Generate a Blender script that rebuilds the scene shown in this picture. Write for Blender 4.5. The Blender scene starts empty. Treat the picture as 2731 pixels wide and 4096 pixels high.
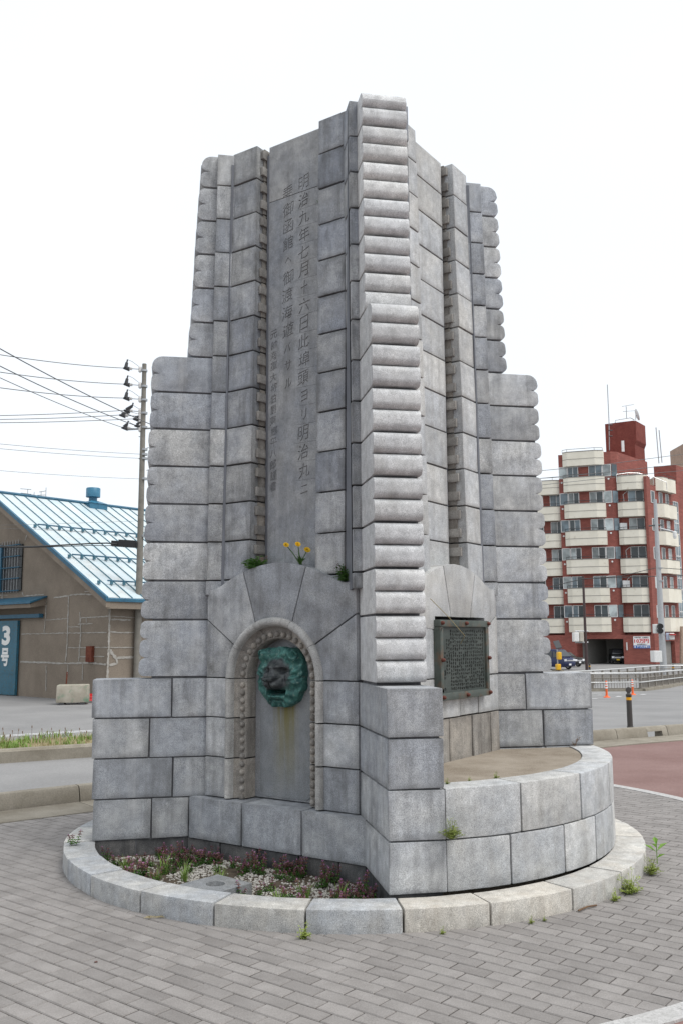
import bpy, bmesh, math, random
from mathutils import Vector, Matrix, noise
R = math.radians
rng = random.Random(11)
scene = bpy.context.scene
col = scene.collection

# ------------------------------------------------------------------ camera
FPX, PITCH, ROLL = 3630.9, R(7.864), R(-0.324)
EYE = 1.653
cam_d = bpy.data.cameras.new('camera'); cam = bpy.data.objects.new('camera', cam_d); col.objects.link(cam)
cam_d.sensor_fit = 'VERTICAL'; cam_d.sensor_height = 36.0; cam_d.lens = FPX / 4096 * 36.0
cam_d.clip_start = 0.05; cam_d.clip_end = 3000
cam.location = (0, 0, EYE)
cam.rotation_euler = (Matrix.Rotation(math.pi/2 + PITCH, 3, 'X') @ Matrix.Rotation(ROLL, 3, 'Z')).to_euler()
scene.camera = cam

# ------------------------------------------------------------------ sky, sun, exposure
SUN_AZ, SUN_EL = R(118), R(60)          # clockwise from +Y
world = bpy.data.worlds.new('World'); scene.world = world; world.use_nodes = True
wn = world.node_tree; wn.nodes.clear()
wo = wn.nodes.new('ShaderNodeOutputWorld'); wb = wn.nodes.new('ShaderNodeBackground')
sk = wn.nodes.new('ShaderNodeTexSky'); sk.sky_type = 'NISHITA'; sk.sun_disc = False
sk.sun_elevation = SUN_EL; sk.sun_rotation = SUN_AZ; sk.dust_density = 4.0; sk.air_density = 1.0
wm = wn.nodes.new('ShaderNodeMix'); wm.data_type = 'RGBA'; wm.inputs[0].default_value = 0.86
# even cloud cover with faint billows
wtc = wn.nodes.new('ShaderNodeTexCoord'); wnz = wn.nodes.new('ShaderNodeTexNoise'); wnz.inputs['Scale'].default_value = 2.2; wnz.inputs['Detail'].default_value = 5
wn.links.new(wtc.outputs['Generated'], wnz.inputs['Vector'])
wmr = wn.nodes.new('ShaderNodeMix'); wmr.data_type = 'RGBA'; wmr.inputs[6].default_value = (7.0, 7.5, 8.0, 1); wmr.inputs[7].default_value = (8.1, 8.3, 8.5, 1)
wn.links.new(wnz.outputs[0], wmr.inputs[0]); wn.links.new(wmr.outputs[2], wm.inputs[7])
wn.links.new(sk.outputs[0], wm.inputs[6]); wn.links.new(wm.outputs[2], wb.inputs[0])
wb.inputs[1].default_value = 0.12
wn.links.new(wb.outputs[0], wo.inputs[0])
sd = bpy.data.lights.new('sun', 'SUN'); sd.energy = 2.1; sd.angle = R(36); sd.color = (1.0, 0.985, 0.955)
sun = bpy.data.objects.new('sun', sd); col.objects.link(sun)
sun.rotation_euler = Vector((-math.sin(SUN_AZ)*math.cos(SUN_EL), -math.cos(SUN_AZ)*math.cos(SUN_EL), -math.sin(SUN_EL))).to_track_quat('-Z', 'Y').to_euler()
scene.view_settings.view_transform = 'Standard'; scene.view_settings.look = 'None'
scene.view_settings.exposure = 0.30; scene.view_settings.gamma = 1.0

# ------------------------------------------------------------------ helpers
def ray(px, py):
    X, Y = px - 1365.5, py - 2048.0
    c, s = math.cos(ROLL), math.sin(ROLL)
    X, Y = c*X + s*Y, -s*X + c*Y
    a, b = X/FPX, -Y/FPX
    return Vector((a, math.cos(PITCH) - b*math.sin(PITCH), math.sin(PITCH) + b*math.cos(PITCH)))
def at(px, py, depth):
    r = ray(px, py); p = r*(depth/r.y); return Vector((p.x, p.y, p.z + EYE))
def gnd(px, py, z=0.0):
    r = ray(px, py); p = r*((z-EYE)/r.z); return Vector((p.x, p.y, z))
def on_plane(px, py, A, d):
    n = Vector((-d[1], d[0])); r = ray(px, py)
    t = (n.x*A[0] + n.y*A[1])/(n.x*r.x + n.y*r.y); p = r*t
    return Vector((p.x, p.y, p.z + EYE))

def tag(o, label=None, cat=None, group=None, kind=None):
    if label: o['label'] = label
    if cat: o['category'] = cat
    if group: o['group'] = group
    if kind: o['kind'] = kind
    return o
def empty(name, loc=(0,0,0), rz=0.0, parent=None):
    o = bpy.data.objects.new(name, None); col.objects.link(o); o.location = loc; o.rotation_euler = (0, 0, rz)
    o.empty_display_size = 0.2
    if parent: o.parent = parent
    return o
def link(name, me, mat=None, parent=None):
    o = bpy.data.objects.new(name, me); col.objects.link(o)
    if mat and not me.materials: me.materials.append(mat)
    if parent: o.parent = parent
    return o
def smooth(me, ang=40):
    me.shade_smooth()
    try: me.set_sharp_from_angle(angle=R(ang))
    except Exception: pass

class MB:
    """collects geometry for one mesh"""
    def __init__(s): s.v = []; s.f = []
    def add(s, v, f):
        n = len(s.v); s.v += [tuple(p) for p in v]; s.f += [tuple(i+n for i in q) for q in f]; return s
    def box(s, a, b, M=None):
        x0,y0,z0 = a; x1,y1,z1 = b
        v = [Vector(p) for p in ((x0,y0,z0),(x1,y0,z0),(x1,y1,z0),(x0,y1,z0),(x0,y0,z1),(x1,y0,z1),(x1,y1,z1),(x0,y1,z1))]
        if M is not None: v = [M @ p for p in v]
        return s.add(v, [(0,3,2,1),(4,5,6,7),(0,1,5,4),(1,2,6,5),(2,3,7,6),(3,0,4,7)])
    def loft(s, A, B, capA=True, capB=True):
        n = len(A); f = [(i, (i+1) % n, n+(i+1) % n, n+i) for i in range(n)]
        if capA: f.append(tuple(range(n-1, -1, -1)))
        if capB: f.append(tuple(range(n, 2*n)))
        return s.add(list(A)+list(B), f)
    def tube(s, pts, r, n=6, r2=None, cap=True):
        pts = [Vector(p) for p in pts]; m = len(pts); rings = []
        up = Vector((0,0,1))
        for i, p in enumerate(pts):
            d = (pts[min(i+1,m-1)] - pts[max(i-1,0)]).normalized()
            a = d.cross(up)
            if a.length < 1e-3: a = d.cross(Vector((1,0,0)))
            a.normalize(); b = d.cross(a).normalized()
            rr = r if r2 is None else r + (r2-r)*i/max(1, m-1)
            rings.append([p + a*(rr*math.cos(2*math.pi*k/n)) + b*(rr*math.sin(2*math.pi*k/n)) for k in range(n)])
        v = [q for g in rings for q in g]; f = []
        for i in range(m-1):
            for k in range(n):
                f.append((i*n+k, i*n+(k+1) % n, (i+1)*n+(k+1) % n, (i+1)*n+k))
        if cap: f.append(tuple(range(n-1,-1,-1))); f.append(tuple(range((m-1)*n, m*n)))
        return s.add(v, f)
    def lathe(s, prof, center=(0,0,0), n=14, M=None):
        cx,cy,cz = center; v = []; f = []
        for (r, z) in prof:
            for k in range(n):
                p = Vector((cx + r*math.cos(2*math.pi*k/n), cy + r*math.sin(2*math.pi*k/n), cz + z))
                v.append(M @ p if M is not None else p)
        for i in range(len(prof)-1):
            for k in range(n): f.append((i*n+k, i*n+(k+1) % n, (i+1)*n+(k+1) % n, (i+1)*n+k))
        f.append(tuple(range(n-1,-1,-1))); f.append(tuple(range((len(prof)-1)*n, len(prof)*n)))
        return s.add(v, f)
    def quad(s, a, b, c, d): return s.add([a,b,c,d], [(0,1,2,3)])
    def mesh(s, name):
        me = bpy.data.meshes.new(name); me.from_pydata(s.v, [], s.f); me.update()
        return me
    def build(s, name, mat, parent=None, sm=None, fix=False, bevel=0):
        me = s.mesh(name)
        if fix or bevel:
            bm = bmesh.new(); bm.from_mesh(me); bmesh.ops.recalc_face_normals(bm, faces=bm.faces)
            if bevel: bmesh.ops.bevel(bm, geom=bm.edges[:], offset=bevel, segments=2, profile=0.6, affect='EDGES', clamp_overlap=True)
            bm.to_mesh(me); bm.free()
        if sm is not None: smooth(me, sm)
        return link(name, me, mat, parent)

# ------------------------------------------------------------------ materials
def newmat(name):
    m = bpy.data.materials.new(name); m.use_nodes = True
    nt = m.node_tree; b = nt.nodes['Principled BSDF']; return m, nt, b
def N(nt, t, **kw):
    n = nt.nodes.new(t)
    for k, v in kw.items(): setattr(n, k, v)
    return n
def mixc(nt, fac, a, b, blend='MIX'):
    m = N(nt, 'ShaderNodeMix', data_type='RGBA', blend_type=blend)
    for i, x in ((0, fac), (6, a), (7, b)):
        if hasattr(x, 'is_output'): nt.links.new(x, m.inputs[i])
        elif i == 0: m.inputs[0].default_value = x
        else: m.inputs[i].default_value = (*x, 1)
    return m.outputs[2]
def ramp(nt, src, lo, hi, a=0.0, b=1.0):
    m = N(nt, 'ShaderNodeMapRange'); m.inputs[1].default_value = lo; m.inputs[2].default_value = hi
    m.inputs[3].default_value = a; m.inputs[4].default_value = b
    nt.links.new(src, m.inputs[0]); return m.outputs[0]
def coords(nt, rand=0.0, scale=(1,1,1)):
    tc = N(nt, 'ShaderNodeTexCoord'); out = tc.outputs['Object']
    if rand:
        oi = N(nt, 'ShaderNodeObjectInfo'); mu = N(nt, 'ShaderNodeMath', operation='MULTIPLY'); mu.inputs[1].default_value = rand
        nt.links.new(oi.outputs['Random'], mu.inputs[0])
        va = N(nt, 'ShaderNodeVectorMath', operation='ADD'); nt.links.new(out, va.inputs[0]); nt.links.new(mu.outputs[0], va.inputs[1])
        out = va.outputs[0]
    if scale != (1,1,1):
        mp = N(nt, 'ShaderNodeMapping'); mp.inputs['Scale'].default_value = scale; nt.links.new(out, mp.inputs[0]); out = mp.outputs[0]
    return out
def noise_n(nt, vec, scale, detail=3, rough=0.55):
    n = N(nt, 'ShaderNodeTexNoise'); n.inputs['Scale'].default_value = scale; n.inputs['Detail'].default_value = detail
    n.inputs['Roughness'].default_value = rough; nt.links.new(vec, n.inputs['Vector']); return n.outputs[0]
def bump(nt, b, h, strength=0.3, dist=0.002):
    n = N(nt, 'ShaderNodeBump'); n.inputs['Strength'].default_value = strength; n.inputs['Distance'].default_value = dist
    nt.links.new(h, n.inputs['Height']); nt.links.new(n.outputs[0], b.inputs['Normal'])
def objrand(nt, lo, hi):
    oi = N(nt, 'ShaderNodeObjectInfo'); return ramp(nt, oi.outputs['Random'], 0, 1, lo, hi)

def granite(name, cool, warm, stain=0.5, stain_col=(0.07,0.07,0.068), spread=(0.82,1.14), speck=(0.62,1.3), warmth=(0.40,0.64)):
    m, nt, b = newmat(name)
    v = coords(nt, 37.0); vz = coords(nt, 37.0, (5.5, 5.5, 0.9))
    big = noise_n(nt, v, 3.4, 5, 0.62); fine = noise_n(nt, v, 210, 2, 0.7); mid = noise_n(nt, v, 14, 4, 0.65)
    oi = N(nt, 'ShaderNodeObjectInfo')
    ad = N(nt, 'ShaderNodeMath', operation='MULTIPLY_ADD'); ad.inputs[1].default_value = 0.34; nt.links.new(oi.outputs['Random'], ad.inputs[0]); nt.links.new(big, ad.inputs[2])
    c = mixc(nt, ramp(nt, ad.outputs[0], warmth[0]+0.1, warmth[1]+0.28), cool, warm)
    fr = N(nt, 'ShaderNodeMath', operation='FRACT'); mu = N(nt, 'ShaderNodeMath', operation='MULTIPLY'); mu.inputs[1].default_value = 7.13
    nt.links.new(oi.outputs['Random'], mu.inputs[0]); nt.links.new(mu.outputs[0], fr.inputs[0])
    tone = ramp(nt, fr.outputs[0], 0, 1, *spread)
    c = mixc(nt, 1.0, c, tone, 'MULTIPLY')
    c = mixc(nt, 1.0, c, ramp(nt, mid, 0.3, 0.7, 0.80, 1.18), 'MULTIPLY')
    c = mixc(nt, 1.0, c, ramp(nt, fine, 0.36, 0.64, *speck), 'MULTIPLY')
    gm_ = noise_n(nt, v, 5.0, 7, 0.72)
    c = mixc(nt, ramp(nt, gm_, 0.50, 0.70, 0.0, min(.62, stain)), c, tuple(x*.5+y*.25 for x, y in zip(stain_col, cool)))
    at_ = N(nt, 'ShaderNodeAttribute', attribute_name='grime')
    en = noise_n(nt, v, 7.0, 5, 0.7); ef = N(nt, 'ShaderNodeMath', operation='MULTIPLY'); nt.links.new(at_.outputs['Fac'], ef.inputs[0]); nt.links.new(ramp(nt, en, 0.40, 0.66, 0.0, min(.8, stain*1.25)), ef.inputs[1])
    c = mixc(nt, ef.outputs[0], c, stain_col)
    st = noise_n(nt, vz, 1.6, 5, 0.65)
    sf = ramp(nt, st, 0.50, 0.74, 0.0, stain)
    c = mixc(nt, sf, c, stain_col)
    rn = noise_n(nt, coords(nt, 0, (8.5, 8.5, 0.42)), 1.0, 5, 0.62)      # rain streaks running on across the joints
    c = mixc(nt, ramp(nt, rn, 0.54, 0.72, 0.0, min(.55, stain*.85)), c, tuple(x*1.3 for x in stain_col))
    c = mixc(nt, ramp(nt, rn, 0.44, 0.30, 0.0, .22), c, tuple(min(.6, x*1.35) for x in warm))
    nt.links.new(c, b.inputs['Base Color']); b.inputs['Roughness'].default_value = 0.82
    b.inputs['Specular IOR Level'].default_value = 0.25
    bump(nt, b, fine, 0.35, 0.003); return m
def rough(name, c1, c2, scale=6, c3=None, s3=60, rnd=5.0, rough_=0.85, spec=0.2, bumpd=0.0, objvar=None, vscale=(1,1,1), lo=.35, hi=.65):
    m, nt, b = newmat(name); v = coords(nt, rnd, vscale)
    c = mixc(nt, ramp(nt, noise_n(nt, v, scale, 5, 0.6), lo, hi), c1, c2)
    f = noise_n(nt, v, s3, 3, 0.7)
    if c3: c = mixc(nt, ramp(nt, f, 0.5, 0.72), c, c3)
    else: c = mixc(nt, 1.0, c, ramp(nt, f, 0.3, 0.7, 0.82, 1.16), 'MULTIPLY')
    if objvar: c = mixc(nt, 1.0, c, objrand(nt, *objvar), 'MULTIPLY')
    nt.links.new(c, b.inputs['Base Color']); b.inputs['Roughness'].default_value = rough_; b.inputs['Specular IOR Level'].default_value = spec
    if bumpd: bump(nt, b, f, 0.5, bumpd)
    return m
def plain(name, c, rough_=0.5, metal=0.0, spec=0.4, var=0.08, scale=8):
    m, nt, b = newmat(name); v = coords(nt, 3.0)
    cc = mixc(nt, 1.0, c, ramp(nt, noise_n(nt, v, scale, 4), 0.3, 0.7, 1-var, 1+var), 'MULTIPLY')
    nt.links.new(cc, b.inputs['Base Color']); b.inputs['Roughness'].default_value = rough_; b.inputs['Metallic'].default_value = metal
    b.inputs['Specular IOR Level'].default_value = spec; return m

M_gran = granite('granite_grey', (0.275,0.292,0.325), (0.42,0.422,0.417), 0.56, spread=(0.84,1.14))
M_pale = granite('granite_pale', (0.50,0.505,0.51), (0.58,0.575,0.56), 0.26, (0.22,0.205,0.185), (0.88,1.1), (0.66,1.26))
M_base = granite('granite_base', (0.345,0.362,0.388), (0.485,0.488,0.483), 0.5, (0.095,0.095,0.095), (0.84,1.14))
M_pier = granite('granite_fin', (0.325,0.343,0.372), (0.475,0.476,0.466), 0.5, (0.095,0.095,0.093), (0.84,1.14))
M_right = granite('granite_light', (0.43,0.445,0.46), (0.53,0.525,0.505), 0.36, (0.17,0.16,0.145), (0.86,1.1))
M_carved = granite('granite_carved', (0.27,0.255,0.235), (0.38,0.345,0.30), 0.55, (0.06,0.052,0.045), (0.85,1.1))
M_panel = granite('granite_panel', (0.25,0.265,0.29), (0.36,0.36,0.355), 0.42, (0.09,0.09,0.09), (0.95,1.05))
M_kerb = granite('granite_kerb', (0.375,0.392,0.412), (0.50,0.485,0.45), 0.34, (0.19,0.17,0.145), (0.84,1.12))
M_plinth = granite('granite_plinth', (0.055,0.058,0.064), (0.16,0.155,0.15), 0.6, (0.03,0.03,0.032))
M_mortar = rough('mortar_grey', (0.10,0.10,0.105), (0.16,0.16,0.168), 5, None, 40)
M_sealant = plain('sealant_grey', (0.135,0.142,0.16), 0.45, 0, 0.4, 0.15, 4)
M_paver = rough('paver_grey', (0.208,0.194,0.184), (0.258,0.242,0.231), 5, None, 150, 51.0, 0.9, 0.15, 0.002, (0.89,1.09))
M_joint = rough('joint_sand', (0.055,0.05,0.046), (0.095,0.085,0.078), 9, None, 90)
M_asph = rough('asphalt_grey', (0.20,0.197,0.195), (0.25,0.246,0.242), 0.5, None, 60, 0.0)
M_red = rough('red_asphalt', (0.175,0.105,0.094), (0.222,0.143,0.13), 0.9, None, 50, 0.0)
M_conc = rough('concrete_kerb', (0.20,0.178,0.142), (0.28,0.255,0.212), 3, None, 70, 9.0, 0.9, 0.15, 0.002, (0.9,1.08))
M_white_strip = rough('terrazzo_white', (0.36,0.355,0.345), (0.47,0.46,0.45), 30, (0.24,0.23,0.22), 130)
M_soil = rough('garden_soil', (0.06,0.047,0.035), (0.12,0.095,0.07), 12, None, 70)
M_paint = rough('road_paint', (0.55,0.55,0.55), (0.72,0.72,0.72), 8, None, 30)

# ------------------------------------------------------------------ ground, road and plaza
def hgt(x, y):
    t = min(1, max(0, (x+1.5)/5.0)); t = t*t*(3-2*t)
    pts = [(17,-.12),(53,-1.3),(70,-1.6),(1e5,-1.6)]
    if y <= 17: z = -.12
    else:
        for (a,za),(b,zb) in zip(pts, pts[1:]):
            if y <= b: z = za + (zb-za)*(y-a)/(b-a); break
    return -.14 + (z+.12)*t
xs = [-900,-300,-120,-60,-30,-20,-14,-10,-7,-5,-3,-1.5,-.5,.5,1.5,2.5,3.5,5,7,10,14,18,22,26,30,36,44,55,70,100,200,500,900]
ys = [-60,-20,-5,0,4,8,12,15,17,19,22,26,30,35,40,46,53,58,64,70,80,95,110,130,170,250,500,1200]
g = MB(); vv = [(x, y, hgt(x, y)) for y in ys for x in xs]; nx = len(xs)
g.add(vv, [(j*nx+i, j*nx+i+1, (j+1)*nx+i+1, (j+1)*nx+i) for j in range(len(ys)-1) for i in range(nx-1)])
ground = g.build('ground', M_asph, sm=60); tag(ground, kind='structure')

# kerb line between plaza and road (plaza side edge), world xy
KL = [(-9.0,4.65),(-6.2,6.84),(-3.32,9.10),(-2.59,9.67),(0.6,12.2),(2.3,13.5),(3.92,14.68),(5.74,15.68),(8.6,16.8),(14.0,18.2)]
# red plaza: from the kerb line back to the camera side
bedv = [(x, y, -0.006) for x, y in KL] + [(14.0,-3.0,-0.006), (-9.0,-3.0,-0.006)]
pl = MB(); top = [Vector(p) for p in bedv]; bot = [Vector((p.x,p.y,-.3)) for p in top]
pl.loft(bot, top); plaza = pl.build('plaza', M_red, fix=True); tag(plaza, kind='structure')

PC, PR = Vector((-0.688, 8.087)), 4.312         # paved circle of the forecourt
def strip_edge(off):     # concrete strip edge, parallel to kerb
    return off
# paver bed: disc clipped by the line of the concrete strip
LA, LD = Vector((-3.10, 8.51)), Vector((0.702, 0.712)).normalized()
LN = Vector((-LD.y, LD.x))
def inside_pave(p, m=0.0):
    return (p-PC).length < PR - m and (p-LA).dot(LN) < -m + 0.0
disc = []
for k in range(160):
    a = 2*math.pi*k/160; p = PC + Vector((math.cos(a), math.sin(a)))*PR
    d = (p-LA).dot(LN)
    if d > 0: p = p - LN*d
    disc.append(p)
bed = MB(); bed.add([(p.x,p.y,-.003) for p in disc], [tuple(range(len(disc)))])
pavement = bed.build('pavement', M_joint); tag(pavement, kind='structure')

MON = Vector((0.0759, 7.6979)); EPS = R(10.351)
RINGC = MON + Vector((-.01*math.cos(EPS)+.085*math.sin(EPS), -.01*math.sin(EPS)-.085*math.cos(EPS)))
BA = R(-38.6); bu = Vector((math.cos(BA), math.sin(BA))); bw = Vector((-bu.y, bu.x))
BL, BW, GAP = 0.2045, 0.0985, 0.0065
org = Vector((0.761, 4.648))
def paver_geo(c, L, seed):
    r = random.Random(seed); hz = r.uniform(-.0013, .0013); tx, ty = r.uniform(-.007,.007), r.uniform(-.011,.011)
    hl, hw, ch = L/2-GAP/2, BW/2-GAP/2, 0.005
    def P(a, b, z): q = c + bu*a + bw*b; return (q.x, q.y, z + hz + a*tx + b*ty)
    v = [P(-hl,-hw,-.03),P(hl,-hw,-.03),P(hl,hw,-.03),P(-hl,hw,-.03),
         P(-hl,-hw,-.004),P(hl,-hw,-.004),P(hl,hw,-.004),P(-hl,hw,-.004),
         P(-hl+ch,-hw+ch,.002),P(hl-ch,-hw+ch,.002),P(hl-ch,hw-ch,.002),P(-hl+ch,hw-ch,.002)]
    f = [(0,1,5,4),(1,2,6,5),(2,3,7,6),(3,0,4,7),(4,5,9,8),(5,6,10,9),(6,7,11,10),(7,4,8,11),(8,9,10,11)]
    return v, f
cands = []; edgeb = []
for j in range(-75, 75):
    for i in range(-50, 50):
        c = org + bu*((i+.5)*BL + (j % 2)*BL/2) + bw*((j-.5)*BW)
        if c.y < 2.6 or not inside_pave(c, -0.11): continue
        if (c-RINGC).length < 2.07: continue
        corners = [c + bu*(sa*BL/2) + bw*(sb*BW/2) for sa in (-1,1) for sb in (-1,1)]
        sz = 1/(c.y*c.y)
        if not all(inside_pave(q, 0.0) for q in corners): edgeb.append((c, j*1000+i)); continue
        px = abs(c.x)/c.y
        if px > 0.40 or c.y < 4.0: sz *= 0.05
        cands.append((sz, c, j*1000+i))
cands.sort(key=lambda t: -t[0])
for sz, c, sd_ in cands[:300]:
    v, f = paver_geo(Vector((0,0)), BL, sd_)
    o = MB().add(v, f).build('paver', M_paver, pavement); o.location = (c.x, c.y, 0)
rest = MB()
for sz, c, sd_ in cands[300:]:
    v, f = paver_geo(c, BL, sd_); rest.add(v, f)
def clip(poly, n, d):
    out = []
    for a, b in zip(poly, poly[1:]+poly[:1]):
        fa, fb = a.dot(n)-d, b.dot(n)-d
        if fa <= 0: out.append(a)
        if (fa < 0) != (fb < 0) and abs(fa-fb) > 1e-9: out.append(a.lerp(b, fa/(fa-fb)))
    return out
for c, sd_ in edgeb:       # pavers cut to the edging
    hl, hw = BL/2-GAP/2, BW/2-GAP/2
    poly = [c-bu*hl-bw*hw, c+bu*hl-bw*hw, c+bu*hl+bw*hw, c-bu*hl+bw*hw]
    n_ = (c-PC).normalized(); poly = clip(poly, n_, PC.dot(n_)+PR-.004)
    if len(poly) > 2: poly = clip(poly, LN, LA.dot(LN)-.006)
    if len(poly) < 3: continue
    hz_ = random.Random(sd_).uniform(-.001,.001)
    rest.loft([Vector((p.x,p.y,-.03)) for p in poly], [Vector((p.x,p.y,.0015+hz_)) for p in poly])
M_paver2 = rough('paver_grey_far', (0.20,0.187,0.178), (0.268,0.251,0.24), 5, None, 150, 0.0, 0.9, 0.15, 0.002)
o = rest.build('paver_field', M_paver2, pavement); tag(o, kind='stuff')

def ribbon(pts, w0, w1, z0, z1):      # raised strip along a polyline, offsets to the left normal
    P = [Vector(p) for p in pts]; m = MB(); A = []
    for i, p in enumerate(P):
        d = (P[min(i+1,len(P)-1)]-P[max(i-1,0)]).normalized(); n = Vector((-d.y, d.x))
        A.append((p+n*w0, p+n*w1))
    for i in range(len(P)-1):
        a, b = A[i]; c, d = A[i+1]
        q = [a, c, d, b]
        m.loft([Vector((t.x,t.y,z0)) for t in q], [Vector((t.x,t.y,z1)) for t in q])
    return m
# white terrazzo edging round the paved circle (right part)
arc = [PC + Vector((math.cos(R(a)), math.sin(R(a))))*PR for a in range(-96, 58, 3)]
edging = empty('paving_edge', (0,0,0)); tag(edging, 'white speckled terrazzo edging strip curving between grey pavers and red asphalt', 'edging')
step = 4
for i in range(0, len(arc)-1, step):
    seg = arc[i:i+step+1]
    ribbon(seg, -0.125, -0.004, -.05, .006).build('edging_stone', M_white_strip, edging, fix=True)
# concrete gutter strip and kerb stones on the road side
def seg_at(t):            # point at arc length along KL
    for (a, b) in zip(KL, KL[1:]):
        a, b = Vector(a), Vector(b); L = (b-a).length
        if t <= L: return a + (b-a)*(t/L)
        t -= L
    return Vector(KL[-1])
TOT = sum((Vector(b)-Vector(a)).length for a, b in zip(KL, KL[1:]))
gut = [seg_at(t*.5) for t in range(int(TOT*2))]
gt = empty('gutter_strip'); tag(gt, 'flat tan concrete gutter slabs lying along the road kerb', 'gutter')
i = 0
while i < len(gut)-2:
    s = gut[i:i+3]
    q = [s[0] + (s[-1]-s[0]).normalized()*.006] + s[1:]
    ribbon(q, -0.60, -0.02, -.1, .008).build('gutter_slab', M_conc, gt, fix=True); i += 2
def kerb_profile(pts, name, parent, w=.17, zb=-.2, zt=.16, slope=.035, z1=.02):
    P = [Vector(p) for p in pts]
    A = []
    for i, p in enumerate(P):
        d = (P[min(i+1,len(P)-1)]-P[max(i-1,0)]).normalized(); n = Vector((-d.y, d.x))
        prof = [(0 if zb < 0 else .012,zb),(0.0 if zb < 0 else .014,z1),(slope*.8,zt-.03),(slope+.012,zt-.006),(slope+.035,zt),(w-.03,zt),(w-.006,zt-.01),(w,zt-.04),(w+.01,zb)]
        A.append([Vector((p.x+n.x*a, p.y+n.y*a, z)) for a, z in prof])
    m = MB()
    for a, b in zip(A, A[1:]): m.loft(a, b)
    return m.build(name, M_conc, parent, fix=True, sm=35)
rk = empty('road_kerb'); tag(rk, 'long tan concrete road kerb behind the monument with a drain slot', 'kerb')
t = 0.02; k = 0
marks = []
while t < TOT-1.0:
    L = 2.0 if t < 9 else 1.15
    marks.append((t, t+L)); 
    ps = Vector((5.22, 15.40)); best = min(range(400), key=lambda i: (seg_at(TOT*i/400)-Vector((ps.x,ps.y))).length); ts = TOT*best/400
    if t <= ts < t+L:      # drain slot: two legs and a bridge
        ts = min(max(ts, t+.3), t+L-.3)
        kerb_profile([seg_at(t+.006), seg_at(ts-.17)], 'kerb_stone', rk); kerb_profile([seg_at(ts+.17), seg_at(t+L-.006)], 'kerb_stone', rk)
        kerb_profile([seg_at(ts-.169), seg_at(ts+.169)], 'kerb_bridge', rk, zb=.085, z1=.10)
    else: kerb_profile([seg_at(t+.006), seg_at(t+L/2), seg_at(t+L-.006)], 'kerb_stone', rk)
    t += L
# ------------------------------------------------------------------ the monument
mon = empty('stone_monument', (MON.x, MON.y, 0), EPS)
tag(mon, 'tall grey granite monument with rounded stone fins, carved inscription and lion mask fountain', 'monument')
S2 = 2**-.5
def wallf(side):       # (s, d, z) -> local xyz ; s runs to the right as seen from outside
    if side == 'L': n, t = Vector((-S2,-S2,0)), Vector((S2,-S2,0))
    else: n, t = Vector((S2,-S2,0)), Vector((S2,S2,0))
    return lambda s, d, z: t*s + n*d + Vector((0,0,z))
def stone(name, A, B, mat, bev=.006, jit=.0015, parent=mon, sm=24, edge=True):
    """convex or concave prism between loops A and B, edges eased"""
    j = lambda p: Vector(p) + Vector((rng.uniform(-jit,jit), rng.uniform(-jit,jit), rng.uniform(-jit,jit)))
    me = MB().loft([j(p) for p in A], [j(p) for p in B]).mesh(name)
    bm = bmesh.new(); bm.from_mesh(me); bmesh.ops.recalc_face_normals(bm, faces=bm.faces)
    if bev: bmesh.ops.bevel(bm, geom=bm.edges[:], offset=bev, segments=2, profile=0.6, affect='EDGES', clamp_overlap=True)
    lay = bm.verts.layers.float.new('grime')
    for v in bm.verts: v[lay] = 1.0 if edge else 0.0
    big = [f for f in bm.faces if edge and f.calc_area() > .006 and f.calc_area()/f.calc_perimeter() > .016 and len(f.verts) <= 7]
    for f in big:
        th = min(rng.uniform(.022,.05), .28*math.sqrt(f.calc_area()))
        r_ = bmesh.ops.inset_individual(bm, faces=[f], thickness=th, use_even_offset=len(f.verts) <= 6)
        for v in f.verts: v[lay] = 0.0
    bm.to_mesh(me); bm.free(); smooth(me, sm)
    return link(name, me, mat, parent)
def wbox(name, W, s0, s1, d0, d1, z0, z1, mat, bev=.006, parent=mon, dtop=None):
    """block on a wall; dtop = outer d at the top (batter)"""
    e = d1 if dtop is None else dtop
    A = [W(s0,d0,z0), W(s1,d0,z0), W(s1,d1,z0), W(s0,d1,z0)]; B = [W(s0,d0,z1), W(s1,d0,z1), W(s1,e,z1), W(s0,e,z1)]
    return stone(name, A, B, mat, bev, parent=parent)

LV = [1.35,1.80,2.11,2.42,2.73,3.04,3.35,3.66,3.97,4.27,4.57,4.87,5.17,5.47,5.765]
LVF = {'left': LV, 'front': LV[:8]+[3.97,4.265,4.553,4.84,5.13,5.42,5.70], 'right': LV[:8]+[3.96,4.255,4.545,4.835,5.125,5.415,5.705]}
dw = lambda z: .945 - (z-2.1)*.0165
J = .0055      # half joint
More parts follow.
